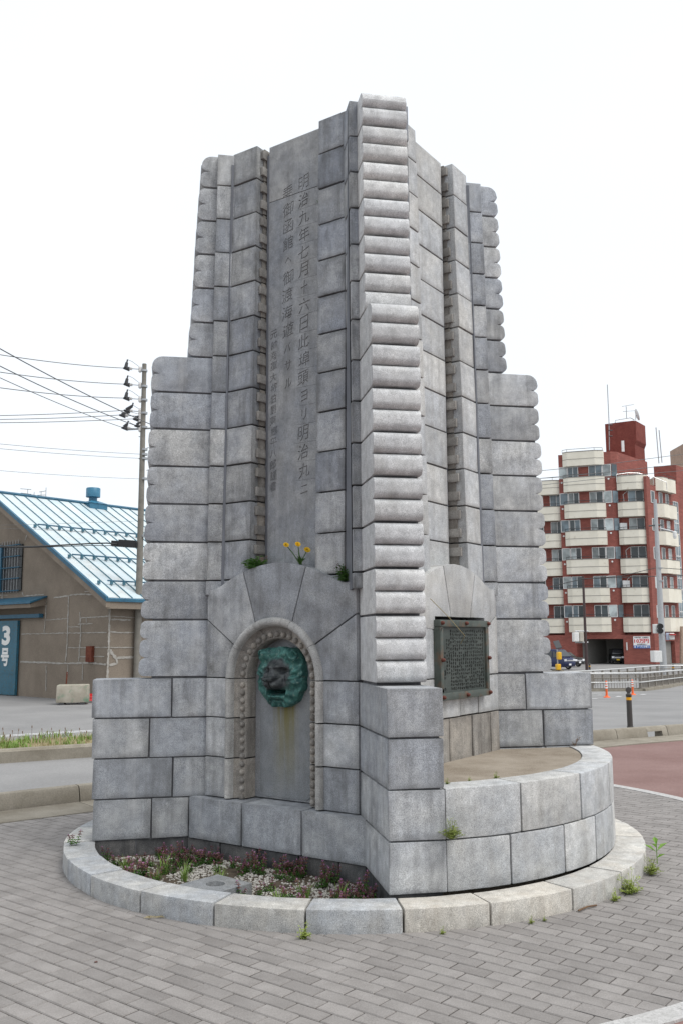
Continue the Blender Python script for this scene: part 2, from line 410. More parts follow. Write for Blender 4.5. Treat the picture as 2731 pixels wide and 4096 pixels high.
# inner mass: mortar coloured core that shows in the joints
core = MB()
def ring_core(h, z0, z1): core.loft([Vector((a*h, b*h, z0)) for a, b in ((-1.414,0),(0,-1.414),(1.414,0),(0,1.414))], [Vector((a*h, b*h, z1)) for a, b in ((-1.414,0),(0,-1.414),(1.414,0),(0,1.414))])
ring_core(.765, -.2, 5.70)
ring_core(.775, -.2, 2.02)
FINS = {'front': (Vector((0,-1,0)), Vector((1,0,0)), lambda z: 1.735-.016*(z-1.35), lambda z: 1.487-.024*(z-3.97)),
        'left':  (Vector((-1,0,0)), Vector((0,-1,0)), lambda z: 1.735-.022*(z-1.35), lambda z: 1.392-.048*(z-3.97)),
        'right': (Vector((1,0,0)), Vector((0,1,0)), lambda z: 1.705-.016*(z-1.35), lambda z: 1.388-.032*(z-3.97))}
for er, et, f1, f2 in FINS.values():
    def cb(r1, w, z0, z1): core.loft([er*a + et*b + Vector((0,0,z0)) for a, b in ((.5,-w),(r1,-w),(r1,w),(.5,w))], [er*a + et*b + Vector((0,0,z1)) for a, b in ((.5,-w),(r1,-w),(r1,w),(.5,w))])
    cb(2.02, .155, -.2, 1.33); cb(1.63, .15, 1.32, 3.93); cb(1.25, .15, 3.9, 5.70); cb(1.11, .19, 1.3, 5.68)
core.build('mortar_core', M_mortar, mon, fix=True)

def roll_profile(rf, z0, z1, n, dep, top_round=0.0):
    """outer outline (r,z) from bottom to top with n rolls"""
    out = []; h = (z1-z0)/n
    for k in range(n):
        a, b = z0+k*h, z0+(k+1)*h; rr = min(dep, h*.47)
        a += .003; b -= .003
        tr = max(rr, top_round) if k == n-1 else rr
        for i in range(6):
            t = i/5*math.pi/2; out.append((rf(a) - rr + rr*math.sin(t), a + rr - rr*math.cos(t)))
        for i in range(6):
            t = i/5*math.pi/2; out.append((rf(b) - tr + tr*math.cos(t), b - tr + tr*math.sin(t)))
        if k < n-1: out.append((rf(b) - dep*1.35, z0+(k+1)*h))
    return out
def fin_stone(fin, i, rin, mat_side, last=False):
    er, et, f1, f2 = FINS[fin]; LF = LVF[fin]; z0, z1 = LF[i]+J, LF[i+1]-J
    rf = f1 if i < 8 else f2; w = .168
    off = rng.uniform(-.004,.004); rr = lambda z: rf(z)+off
    prof = [(rin, z0)] + roll_profile(rr, z0, z1, 3 if i == 0 else 2, .047, .085 if i in (7,13) else 0) + [(rin, z1)]
    prof = [(max(r, rin), z) for r, z in prof]
    A = [er*r - et*w + Vector((0,0,z)) for r, z in prof]; B = [er*r + et*w + Vector((0,0,z)) for r, z in prof]
    m = MB().loft(A, B); me = m.mesh('fin_stone')
    bm = bmesh.new(); bm.from_mesh(me); bmesh.ops.recalc_face_normals(bm, faces=bm.faces)
    rim = [e for e in bm.edges if len({round(v.co.dot(et), 4) for v in e.verts}) == 1]
    bmesh.ops.bevel(bm, geom=rim, offset=.005, segments=2, profile=.6, affect='EDGES')
    bm.to_mesh(me); bm.free(); smooth(me, 38)
    return link('fin_stone', me, mat_side, mon)
for fin in FINS:
    er, et, f1, f2 = FINS[fin]
    mat = M_pale if fin == 'front' else M_pier
    for i in range(14):
        fin_stone(fin, i, .98, mat)
        # narrow pilaster stones in the corners beside the fin
        for sg in ((-1, 1) if fin == 'front' else ((1,) if fin == 'left' else (-1,))):
            LF = LVF[fin]; z0, z1 = max(LF[i], 1.99)+J, LF[i+1]-J + (.015 if i == 13 and fin == 'front' else -.01 if i == 13 else 0)
            if z1 <= z0+.03: continue
            ro = lambda z: (1.295 if fin == 'front' else 1.217) - .013*(z-2.0)
            jr = rng.uniform(-.003,.003)
            def lp(z): return [er*a + et*(sg*b) + Vector((0,0,z)) for a, b in ((.95,.150),(ro(z)+jr,.150),(ro(z)+jr,.228+jr),(.95,.228+jr))]
            stone('pilaster_stone', lp(z0), lp(z1), M_pier if fin != 'front' else M_gran)
# base of the fins
BZ = [.13,.433,.736,1.039,1.342]
joints = {'left': [[1.606,1.321],[1.451],[1.634],[1.469]], 'front': [[],[],[],[]], 'right': [[1.5],[1.62],[1.604],[1.459]]}
for fin in FINS:
    er, et, f1, f2 = FINS[fin]
    for k in range(4):
        z0, z1 = BZ[k]+J, BZ[k+1]-J*.8
        end = 2.052 + (([-.010,.002,.012,.024][k]) if fin == 'left' else 0)
        cuts = [.98] + sorted(joints[fin][k]) + [end]
        for a, b in zip(cuts, cuts[1:]):
            wj = rng.uniform(-.002,.002); a2, b2 = a+J, (b-J if b != end else b)
            lp = lambda z: [er*r + et*q + Vector((0,0,z)) for r, q in ((a2,-.176),(b2,-.176-wj),(b2,.176+wj),(a2,.176))]
            stone('base_stone', lp(z0), lp(z1), M_base, .008, .003)
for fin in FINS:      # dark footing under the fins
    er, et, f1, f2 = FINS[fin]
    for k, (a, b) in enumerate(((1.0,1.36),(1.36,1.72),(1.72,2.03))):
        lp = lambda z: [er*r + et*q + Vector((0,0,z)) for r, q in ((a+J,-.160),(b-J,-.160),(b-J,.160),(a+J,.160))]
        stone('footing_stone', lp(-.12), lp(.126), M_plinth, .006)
M_dent = granite('granite_dentil', (0.30,0.29,0.275), (0.38,0.36,0.33), 0.4, (0.11,0.10,0.09))
# walls between the fins
for side in 'LR':
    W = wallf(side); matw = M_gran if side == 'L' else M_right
    sb, so = .318, .582
    for i in range(1, 14):
        z0, z1 = LV[i]+J, LV[i+1]-J
        if i == 1: z0 = 1.95
        for sg in (-1, 1):
            a, b = sorted((sg*sb, sg*so)); jd = rng.uniform(-.004,.004)
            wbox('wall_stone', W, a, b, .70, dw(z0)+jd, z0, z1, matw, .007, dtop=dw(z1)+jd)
            # inner rebate carrying the square dentils
            a, b = sorted((sg*(sb-.002), sg*(sb-.016)))
            wbox('rebate_stone', W, a, b, .70, dw(z0)-.080, z0, z1, M_carved, .003, dtop=dw(z1)-.080)
            for q in (.76, .265):
                zc = LV[i] + (LV[i+1]-LV[i])*q
                if zc < 2.06: continue
                a, b = sorted((sg*(sb-.004), sg*(sb-.030)))
                wbox('dentil', W, a, b, .76, dw(zc)-.046, zc-.036, zc+.036, M_dent, .003)
    # cement fillets in the corners and beside the panel
    for sg in (-1, 1):
        # plan points (u along the fin axis side, v): from wall stone edge to the pilaster face
        def plan(z):
            w1 = W(sg*(so+.004), dw(z)-.014, z); w0 = W(sg*(so-.02), .72, z)
            fin = 'front' if (side == 'L') == (sg > 0) else ('left' if side == 'L' else 'right')
            er, et, _, _ = FINS[fin]; tsg = 1 if fin == 'left' else -1 if fin == 'right' else (-1 if side == 'L' else 1)
            rr_ = 1.255 if fin == 'front' else 1.10
            s1 = er*(rr_ - .013*(z-2)) + et*(tsg*.2335) + Vector((0,0,z)); s0 = er*(.80) + et*(tsg*.17) + Vector((0,0,z))
            return [w0, w1, s1, s0]
        MB().loft(plan(1.99), plan(5.66)).build('cement_fillet', M_sealant, mon, fix=True)
        a, b = sorted((sg*.264, sg*.29))
        wbox('cement_fillet', W, a, b, .70, .787, 1.99, 5.70, M_sealant, .002)
    if side == 'R':
        for i in range(1, 14):
            z0, z1 = (2.0 if i == 1 else LV[i]+J), LV[i+1]-J
            wbox('panel_stone', W, -.262, .262, .70, .800+rng.uniform(-.002,.002), z0, z1, M_right, .006)

# ---- carved inscription panel (left wall)
def glyph_loops(ch):
    cu = bpy.data.curves.new('glyph', 'FONT'); cu.body = ch; cu.size = 1.0; cu.resolution_u = 3
    o = bpy.data.objects.new('glyph', cu); col.objects.link(o)
    dg = bpy.context.evaluated_depsgraph_get(); dg.update()
    c2 = o.evaluated_get(dg).to_curve(dg); loops = []
    for sp in c2.splines:
        pts = []
        if sp.type == 'BEZIER':
            bp = sp.bezier_points; n = len(bp)
            for i in range(n):
                a, b = bp[i], bp[(i+1) % n]
                p0, p1, p2, p3 = a.co, a.handle_right, b.handle_left, b.co
                straight = (p1-p0).cross(p3-p0).length < 1e-6 and (p2-p0).cross(p3-p0).length < 1e-6
                for t in ((0,) if straight else (0, .25, .5, .75)):
                    q = p0*(1-t)**3 + p1*(3*t*(1-t)**2) + p2*(3*t*t*(1-t)) + p3*t**3; pts.append((q.x, q.y))
        else: pts = [(p.co.x, p.co.y) for p in sp.points]
        if len(pts) > 2: loops.append(pts)
    o.evaluated_get(dg).to_curve_clear(); bpy.data.objects.remove(o); bpy.data.curves.remove(cu)
    xs_ = [p[0] for l in loops for p in l]; ys_ = [p[1] for l in loops for p in l]
    return loops, (min(xs_), max(xs_), min(ys_), max(ys_))
_gl = {}
def glyph(ch):
    if ch not in _gl: _gl[ch] = glyph_loops(ch)
    return _gl[ch]
def curve_mesh(loops, ext, name):
    cu = bpy.data.curves.new(name, 'CURVE'); cu.dimensions = '2D'; cu.fill_mode = 'BOTH'; cu.extrude = ext
    for l in loops:
        sp = cu.splines.new('POLY'); sp.points.add(len(l)-1)
        for p, q in zip(sp.points, l): p.co = (q[0], q[1], 0, 1)
        sp.use_cyclic_u = True
    o = bpy.data.objects.new(name, cu); col.objects.link(o)
    dg = bpy.context.evaluated_depsgraph_get(); dg.update()
    me = bpy.data.meshes.new_from_object(o.evaluated_get(dg), depsgraph=dg)
    bpy.data.objects.remove(o); bpy.data.curves.remove(cu); me.name = name; me.materials.clear()
    return me
def text_loops(rows, shear=.12):
    out = []
    for ch, x, y, sw, sh in rows:
        L, (a, b, c, d) = glyph(ch); k = max(1e-6, max(b-a, d-c))
        sk, ro = rng.uniform(.15,.26), rng.uniform(-.05,.05); o3 = Vector((x*31, y*17, 0))
        for l in L:
            q_ = []
            for px, py in l:
                ux, uy = (px-(a+b)/2)/k, (py-(c+d)/2)/k; nz = noise.noise_vector(Vector((ux*3.2, uy*3.2, 0))+o3)
                ux, uy = ux + .016*nz.x, uy + .016*nz.y
                q_.append((x + (ux + (shear*.4+ro)*uy)*sw, y + (uy + sk*ux)*sh))
            out.append(q_)
    return out
c1 = list('明治九年七月十六日此埠頭ヨリ明治丸ニ'); c2 = list('乗御函館ヘ御渡海遊バサル'); c3 = list('元帥海軍大将伯爵東郷平八郎謹書')
pitch1 = [5.345,5.20,5.075,4.945,4.81,4.68,4.545,4.41,4.275,4.13,3.985,3.845,3.705,3.565,3.36,3.205,3.06,2.905]
pitch1 = [5.345 - (5.345-2.80)*k/17 for k in range(18)]
pitch2 = [5.305 - (5.305-3.68)*k/11 for k in range(12)]
pitch3 = [4.115 - (4.115-2.85)*k/14 for k in range(15)]
rows = [(ch, .100, z, .108, .118) for ch, z in zip(c1, pitch1)] + [(ch, -.062, z, .108, .116) for ch, z in zip(c2, pitch2)] + [(ch, -.205, z, .066, .074) for ch, z in zip(c3, pitch3)]
rows = [(ch, x+rng.uniform(-.006,.006), z, w*(.62 if ch in 'ヘバサルヨリニ十' else 1), h*(.72 if ch in 'ヘバサルヨリニ' else 1)) for ch, x, z, w, h in rows]
W = wallf('L'); PD = .790
COLS = [(-.262,-.140,-.205), (-.140,.020,-.062), (.020,.262,.100)]
def carved(name, z0, z1):
    """panel face made of cells, each glyph a real opening a centimetre deep"""
    me_all = MB()
    for sa, sb2, sc in COLS:
        gl = sorted([q for q in rows if abs(q[1]-sc) < .02 and z0 < q[2] < z1], key=lambda q: q[2]); zz = z0; cells = []
        for i, q in enumerate(gl):
            lo = max(q[2] - (.046 if sc < -.15 else .074), zz); hi = min(q[2] + (.046 if sc < -.15 else .074), z1)
            if i+1 < len(gl): hi = min(hi, (q[2]+gl[i+1][2])/2)
            if lo > zz + .002: cells.append((zz, lo, None))
            cells.append((lo, hi, q)); zz = hi
        if zz < z1-.001: cells.append((zz, z1, None))
        for lo, hi, q in cells:
            loops = [[(sa,lo),(sb2,lo),(sb2,hi),(sa,hi)]]
            if q:
                for l in text_loops([q]): loops.append([(min(sb2-.003,max(sa+.003,x)), min(hi-.002,max(lo+.002,y))) for x, y in l])
            me = curve_mesh(loops, .0036, 'cell')
            me_all.add([W(v.co.x, PD-.0036+v.co.z, v.co.y) for v in me.vertices], [tuple(f.vertices) for f in me.polygons]); bpy.data.meshes.remove(me)
    o = me_all.build(name, M_panel, mon)
    wbox('panel_backing', W, -.26, .26, .70, PD-.0065, z0+.001, z1-.001, M_carve, 0.001, parent=o)
    return o
M_carve = rough('carved_recess', (0.21,0.215,0.225), (0.28,0.28,0.275), 9, None, 60)
carved('inscription_panel', 2.0, 5.268)
carved('inscription_panel', 5.274, 5.765)

# ---- hood stones with niche (left) and plaque (right)
HT = [(-.705,2.034),(-.62,2.046),(-.56,2.066),(-.48,2.108),(-.40,2.142),(-.333,2.166),(-.25,2.190),(-.15,2.210),(-.03,2.222),(.08,2.217),(.18,2.202),(.275,2.180),(.36,2.152),(.44,2.116),(.52,2.078),(.60,2.052),(.725,2.045)]
def htop(s):
    for (a, za), (b, zb) in zip(HT, HT[1:]):
        if a <= s <= b: return za + (zb-za)*(s-a)/(b-a)
    return HT[0][1] if s < HT[0][0] else HT[-1][1]
def toppts(s0, s1): return [(s0, htop(s0))] + [(s, z) for s, z in HT if s0+.01 < s < s1-.01] + [(s1, htop(s1))]
def shrink(poly, g=.004):
    n = len(poly); c = []
    A = sum(poly[i][0]*poly[(i+1) % n][1]-poly[(i+1) % n][0]*poly[i][1] for i in range(n)); sg = 1 if A > 0 else -1
    for i in range(n):
        p0, p1, p2 = Vector(poly[i-1]), Vector(poly[i]), Vector(poly[(i+1) % n])
        d1, d2 = (p1-p0).normalized(), (p2-p1).normalized()
        n1, n2 = Vector((-d1.y,d1.x))*sg, Vector((-d2.y,d2.x))*sg
        m = (n1+n2); m = m/max(.35, m.length_squared)*2*.5*2 if m.length > 1e-6 else n1
        c.append((p1.x+m.x*g, p1.y+m.y*g))
    return c
def slab(name, W, poly, d0, d1, mat, bev=.006, g=.004):
    poly = shrink(poly, g)
    return stone(name, [W(s,d0,z) for s, z in poly], [W(s,d1,z) for s, z in poly], mat, bev, .001)
NC, ZC, RI = -.028, 1.346, .45        # niche centre, springing, radius where the facing stones stop
DH = 1.0
def polar(a, r): return (NC + r*math.cos(a), ZC + r*math.sin(a))
def arcp(a0, a1, r, n=8): return [polar(a0+(a1-a0)*i/n, r) for i in range(n+1)]
aj = [math.pi, R(147), R(113), R(67.5), R(34), 0.0]
W = wallf('L')
slab('voussoir', W, arcp(aj[3], aj[2], RI) + toppts(-.333, .275), .80, DH, M_base)
slab('voussoir', W, arcp(aj[2], aj[1], RI) + [(-.705,1.80)] + toppts(-.705, -.333), .80, DH, M_base)
slab('voussoir', W, [(.275, htop(.275))][:0] + arcp(aj[4], aj[3], RI) + toppts(.275, .725) + [(.725,1.822)], .80, DH, M_base)
slab('spring_stone', W, [(-.705,1.346)] + [(NC-RI,1.346)] + arcp(math.pi, aj[1], RI)[1:] + [(-.705,1.80)], .80, DH, M_gran)
slab('spring_stone', W, [(.725,1.822)] + arcp(aj[4], 0, RI) + [(.725,1.346)], .80, DH, M_base)
HZ = [.444,.745,1.045,1.346]
for k in range(3):
    slab('jamb_stone', W, [(-.705,HZ[k]),(NC-RI,HZ[k]),(NC-RI,HZ[k+1]),(-.705,HZ[k+1])], .80, DH, M_base)
    slab('jamb_stone', W, [(NC+RI,HZ[k]),(.735,HZ[k]),(.735,HZ[k+1]),(NC+RI,HZ[k+1])], .80, DH, M_base)
# niche moulding: half round roll, cove, bead bed and reveal, one piece per stone
prof = [(.462,-.01),(.460,.008),(.452,.024),(.440,.034),(.427,.037),(.414,.033),(.403,.022),(.398,.005),(.394,-.014),(.384,-.034),(.372,-.044),(.358,-.048),(.309,-.050),(.302,-.056),(.300,-.175)]
def path_pt(u, r):      # u: <0 left jamb, 0..pi arch, >pi right jamb ; returns s,z
    if u < 0: return (NC - r, ZC + u)
    if u > math.pi: return (NC + r, ZC - (u-math.pi))
    return (NC - r*math.cos(u), ZC + r*math.sin(u))
M_roll = granite('granite_roll', (0.38,0.38,0.37), (0.48,0.465,0.44), 0.36, (0.12,0.11,0.10), (.92,1.08))
M_niche = granite('granite_niche', (0.25,0.265,0.28), (0.31,0.315,0.305), 0.28, (0.12,0.12,0.115), (1.0,1.0))
segs = [(-.90,-.602),(-.60,-.302),(-.300,-.002),(.0,math.pi-aj[1]),(math.pi-aj[1],math.pi-aj[2]),(math.pi-aj[2],math.pi-aj[3]),(math.pi-aj[3],math.pi-aj[4]),(math.pi-aj[4],math.pi),(math.pi+.002,math.pi+.300),(math.pi+.302,math.pi+.60),(math.pi+.602,math.pi+.90)]
for a, b in segs:
    g_ = .0035; n = 2 if (a < 0 or a > math.pi) else 8
    us = [a+g_ + (b-a-2*g_)*i/n for i in range(n+1)]
    for nm_, pr, mt_ in (('roll_moulding', prof[:9], M_roll), ('niche_cove', prof[8:], M_carved)):
        v = [W(path_pt(u, r)[0], DH+dd, path_pt(u, r)[1]) for u in us for r, dd in pr]; k = len(pr)
        f = [(i*k+j, i*k+j+1, (i+1)*k+j+1, (i+1)*k+j) for i in range(n) for j in range(k-1)]
        MB().add(v, f).build(nm_, mt_, mon, sm=50, fix=True)
bead_me = None
us = [-.885 + .0595*i for i in range(15)] + [math.pi*(i+.5)/17 for i in range(17)] + [math.pi + .032 + .0595*i for i in range(15)]
bead_bm = bmesh.new(); bmesh.ops.create_uvsphere(bead_bm, u_segments=10, v_segments=6, radius=.0235); bead_me = bpy.data.meshes.new('bead'); bead_bm.to_mesh(bead_bm and bead_me); bead_bm.free(); smooth(bead_me, 80); bead_me.materials.append(M_carved)
for u in us:
    s, z = path_pt(u, .334); o = link('bead', bead_me, None, mon); o.location = W(s, DH-.044, z)
# niche back panel
bp = [(NC-.30,.45),(NC+.30,.45),(NC+.30,ZC)] + arcp(0, math.pi, .30, 16)[1:]
slab('niche_panel', W, bp, .78, DH-.158, M_panel, .002, 0)
ip = [(NC-.245,.50),(NC-.20,.465),(NC+.20,.465),(NC+.245,.50),(NC+.255,ZC)] + arcp(0, math.pi, .255, 16)[1:]
slab('niche_field', W, ip, .80, DH-.150, M_niche, .004, 0)
# rear stones between hood and wall + ledge course + footing course (left)
LEDGE = [-.80,-.262,.292,.845]
for a, b in zip(LEDGE, LEDGE[1:]): wbox('ledge_stone', W, a+J, b-J, .70, 1.078, .134, .440, M_base, .008)
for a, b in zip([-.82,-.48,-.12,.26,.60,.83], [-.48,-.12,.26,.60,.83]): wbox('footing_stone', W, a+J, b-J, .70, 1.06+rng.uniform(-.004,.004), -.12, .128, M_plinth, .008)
# right hood
W = wallf('R')
slab('voussoir', W, [(-.105,1.80),(.215,1.80),(.325,htop(.325))] + toppts(-.215,.325)[::-1][1:], .80, DH, M_right)
slab('voussoir', W, [(-.62,1.73),(-.36,1.70),(-.36,1.80),(-.105,1.80),(-.215,htop(-.215))] + toppts(-.705,-.215)[::-1][1:], .80, DH, M_right)
slab('voussoir', W, [(.215,1.80),(.47,1.80),(.47,1.70),(.705,1.83)] + toppts(.325,.705)[::-1], .80, DH, M_right)
for sg in (-1, 1):
    a = .36 if sg < 0 else .47
    pts = [(sg*.72,1.346),(sg*.25,1.346),(sg*.25,1.69),(sg*a,1.70),(sg*.72,1.83)]
    slab('jamb_stone', W, pts, .80, DH-.004, M_right)
for k, cuts in ((2,[-.75,-.30,.02,.34,.72]),(1,[-.75,-.16,.22,.55,.72])):
    for a, b in zip(cuts, cuts[1:]):
        z0, z1 = (.70 if k == 1 else HZ[k]), HZ[k+1]
        wbox('apron_stone', W, a+J, b-J, .75, DH-.006+rng.uniform(-.003,.003), z0+J, z1-J, M_carved if k == 1 else M_right, .006)
# bronze plaque
M_bronze = rough('bronze_dark', (0.032,0.042,0.037), (0.062,0.074,0.066), 5, None, 70, 3.0, 0.55, 0.4)
M_brz_fr = rough('bronze_frame', (0.045,0.058,0.05), (0.085,0.10,0.088), 6, (0.13,0.08,0.05), 9, 3.0, 0.55, 0.4)
M_let = plain('bronze_letter', (0.025,0.027,0.024), 0.5)
M_bolt = plain('rust_bolt', (0.10,0.028,0.018), 0.75)
PS0, PS1, PZ0, PZ1 = -.385, .437, 1.186, 1.780
plq = slab('bronze_plaque', W, [(PS0+.02,PZ0+.02),(PS1-.02,PZ0+.02),(PS1-.02,PZ1-.02),(PS0+.02,PZ1-.02)], .94, DH+.034, M_bronze, .002, 0)
for (a, b, c, d) in ((PS0,PS1,PZ0,PZ0+.052),(PS0,PS1,PZ1-.052,PZ1)): wbox('plaque_frame', W, a, b, .95, DH+.056, c, d, M_brz_fr, .006, parent=plq)
for (a, b) in ((PS0,PS0+.046),(PS1-.046,PS1)): wbox('plaque_frame', W, a, b, .95, DH+.053, PZ0+.054, PZ1-.054, M_brz_fr, .006, parent=plq)
nW = W(0,1,0)
bm = MB(); q = nW.to_track_quat('Z', 'Y').to_matrix().to_4x4()
bm.lathe([(.015,0),(.015,.014),(.010,.024),(.003,.027)], n=8, M=q); bolt_me = bm.mesh('bolt'); smooth(bolt_me, 50); bolt_me.materials.append(M_bolt)
for s in (PS0+.02, (PS0+PS1)/2, PS1-.02):
    for z in (PZ0+.024, (PZ0+PZ1)/2, PZ1-.024):
        if abs(s-(PS0+PS1)/2) < .01 and abs(z-(PZ0+PZ1)/2) < .01: continue
        o = link('bolt', bolt_me, None, plq); o.location = W(s, DH+.054, z)
lt = MB(); lr = random.Random(4)      # worn illegible relief characters in vertical columns
ncol = 21
for c_ in range(ncol):
    s = PS1-.085 - c_*(PS1-PS0-.15)/(ncol-1)
    zt = PZ1-.085 - (0.0 if c_ < 17 else .07 if c_ < 19 else .16); n = 17
    for k in range(n):
        z = zt - k*.0268
        if z < PZ0+.075 or (c_ in (17, 18) and k > 9) or (c_ == 19 and k % 5 > 2): continue
        if lr.random() < .05: continue
        for st in range(lr.randint(3, 5)):
            if lr.random() < .5: w_, h_ = lr.uniform(.009,.017), .0028
            else: w_, h_ = .0028, lr.uniform(.008,.018)
            ds, dz_ = lr.uniform(-.006,.006), lr.uniform(-.007,.007)
            A = [W(s+ds+a*w_/2, DH+.032, z+dz_+b*h_/2) for a, b in ((-1,-1),(1,-1),(1,1),(-1,1))]; B = [p + nW*.006 for p in A]
            lt.loft(A, B, capA=False)
lt.build('lettering', M_let, plq)
# ---- lion mask
def gs(x, z, cx, cz, sx, sz=None): sz = sz or sx; return math.exp(-((x-cx)/sx)**2 - ((z-cz)/sz)**2)
def ss(a, b, x): t = min(1, max(0, (x-a)/(b-a))); return t*t*(3-2*t)
def lion(x, z):          # x,z in units: half width 1, from -1 (ruff) to 1 (crown)
    ax_ = abs(x); r = math.hypot(x*.95, z*.92)
    h = .040 + .062*math.sqrt(max(0, 1.0-min(1, r)**2.6))
    # mane: locks sweeping back and down round the face
    fd = math.hypot(ax_*1.12, (z-.03)*.92); mane = ss(.56, .74, fd)
    ang = math.atan2(z-.05, ax_); lock = math.sin(ang*9 + 5.5*fd + 1.3*math.sin(ang*4)); lock = math.copysign(abs(lock)**.6, lock)
    h += mane*(.010 + .009*lock + .007*math.sin(ang*19 - 11*fd + 2*math.sin(ang*5)))
    h -= .008*gs(fd, 0, .60, 0, .05, 1)                                # groove between face and mane
    h += .030*gs(x,z,0,.46,.42,.20)                                    # forehead
    h -= .012*gs(x,z,0,.50,.05,.16)
    h += .018*(gs(ax_,z,.27,.345,.17,.06))                            # brow ridge
    h += .046*ss(.30,.08,ax_)*ss(.52,.30,z)*ss(-.22,.02,z)             # flat bridge of the nose
    h += .094*gs(x,z,0,-.18,.46,.30)                                   # muzzle
    h += .034*gs(ax_,z,.185,-.255,.15,.115)                            # lip pads
    h -= .022*ss(.035,.0,ax_)*ss(-.13,-.18,z)*ss(-.42,-.30,z)          # cleft
    h += .036*ss(.20+.9*(z+.13),.10+.9*(z+.13),ax_)*ss(-.155,-.11,z)*ss(.06,-.02,z)   # nose leather
    h -= .022*gs(ax_,z,.085,-.105,.035,.024)                           # nostrils
    h -= .034*gs(ax_,z,.34,.205+.12*(ax_-.31),.12,.060)  # eye sockets
    h += .018*gs(ax_,z,.50,.03,.14,.22)                                # cheek bones
    h -= .022*gs(ax_,z,.40,-.12,.06,.16)
    h -= .125*ss(.43,.35,ax_)*gs(x,z,0,-.455-.10*ax_,.8,.060)          # open mouth
    h += .068*gs(x,z,0,-.63,.26,.085)                                  # lower jaw
    h -= .014*gs(x,z,0,-.76,.28,.04)
    h += .095*gs(ax_,z,.70,.76,.20,.19)**.8; h -= .085*gs(ax_,z,.72,.74,.075,.095)   # ears
    return h
W = wallf('L'); HWd, HHt, LZ = .215, .226, 1.360
def rim_r(t):            # outline radius at angle t
    c, s = math.cos(t), math.sin(t); ex = 3.0
    kx = 1.0 + (.20 if s < -.3 else 0)*min(1, (-s-.3)/.5 if s < -.3 else 0)
    q = (abs(c*kx)**ex + abs(s)**ex)**(-1/ex)
    e = .075*math.exp(-((abs(t if t <= math.pi/2 else math.pi-t)-.82)/.16)**2) if 0 < t < math.pi else 0
    return q*(.985 + .018*math.sin(t*13)) + e
NT, NR = 150, 62; v = [W(NC, DH-.152+lion(0,-.02), LZ-.02*HHt)]; f = []
for j in range(1, NR+1):
    for i in range(NT):
        t = 2*math.pi*i/NT - math.pi; t2 = t if t >= -math.pi else t
        rr = rim_r(t2)*(j/NR)**.92; x, z = rr*math.cos(t2), rr*math.sin(t2) - .02*(1-j/NR)
        v.append(W(NC + x*HWd, DH-.152 + lion(x, z), LZ + z*HHt))
for i in range(NT): f.append((0, 1+i, 1+(i+1) % NT))
for j in range(NR-1):
    for i in range(NT): f.append((1+j*NT+i, 1+(j+1)*NT+i, 1+(j+1)*NT+(i+1) % NT, 1+j*NT+(i+1) % NT))
me = bpy.data.meshes.new('lion_mask'); me.from_pydata([tuple(p) for p in v], [], f)
bm = bmesh.new(); bm.from_mesh(me)
be = [e for e in bm.edges if e.is_boundary]; r_ = bmesh.ops.extrude_edge_only(bm, edges=be)
nl = W(0,1,0)
for g_ in r_['geom']:
    if isinstance(g_, bmesh.types.BMVert): d = g_.co.dot(nl); g_.co -= nl*(d-(DH-.165))
bmesh.ops.recalc_face_normals(bm, faces=bm.faces); bm.to_mesh(me); bm.free(); smooth(me, 60)
mt, nt, b = newmat('bronze_patina'); v_ = coords(nt)
green = mixc(nt, ramp(nt, noise_n(nt, v_, 16, 5, .65), .36, .64), (0.012,0.062,0.060), (0.065,0.20,0.175))
green = mixc(nt, ramp(nt, noise_n(nt, v_, 45, 4, .7), .56, .72), green, (0.21,0.30,0.26))
vm = N(nt, 'ShaderNodeVectorMath', operation='DISTANCE'); nt.links.new(v_, vm.inputs[0]); vm.inputs[1].default_value = W(NC-.0, DH-.02, LZ+.01)
ad = N(nt, 'ShaderNodeMath', operation='MULTIPLY_ADD'); ad.inputs[1].default_value = .07; nt.links.new(noise_n(nt, v_, 14, 4), ad.inputs[0]); nt.links.new(vm.outputs['Value'], ad.inputs[2])
face = mixc(nt, ramp(nt, noise_n(nt, v_, 30, 4, .7), .42, .7), (0.030,0.034,0.038), (0.085,0.095,0.095))
cfin = mixc(nt, ramp(nt, ad.outputs[0], .150, .185), face, green)
nt.links.new(cfin, b.inputs['Base Color']); b.inputs['Roughness'].default_value = .52; b.inputs['Metallic'].default_value = .25
lion_o = link('lion_mask', me, mt, mon); tag(lion_o, 'green patinated bronze lion head with open mouth')
m = MB()
for sx in (-1, 1):      # eyeballs
    m2 = MB()
eb = bmesh.new(); bmesh.ops.create_uvsphere(eb, u_segments=10, v_segments=7, radius=.0125); eme = bpy.data.meshes.new('eye'); eb.to_mesh(eme); eb.free(); smooth(eme, 80); eme.materials.append(M_bronze)
for sx in (-1, 1):
    o = link('eye', eme, None, lion_o); o.location = W(NC+sx*.34*HWd, DH-.152+lion(sx*.34,.208)-.004, LZ+.208*HHt)
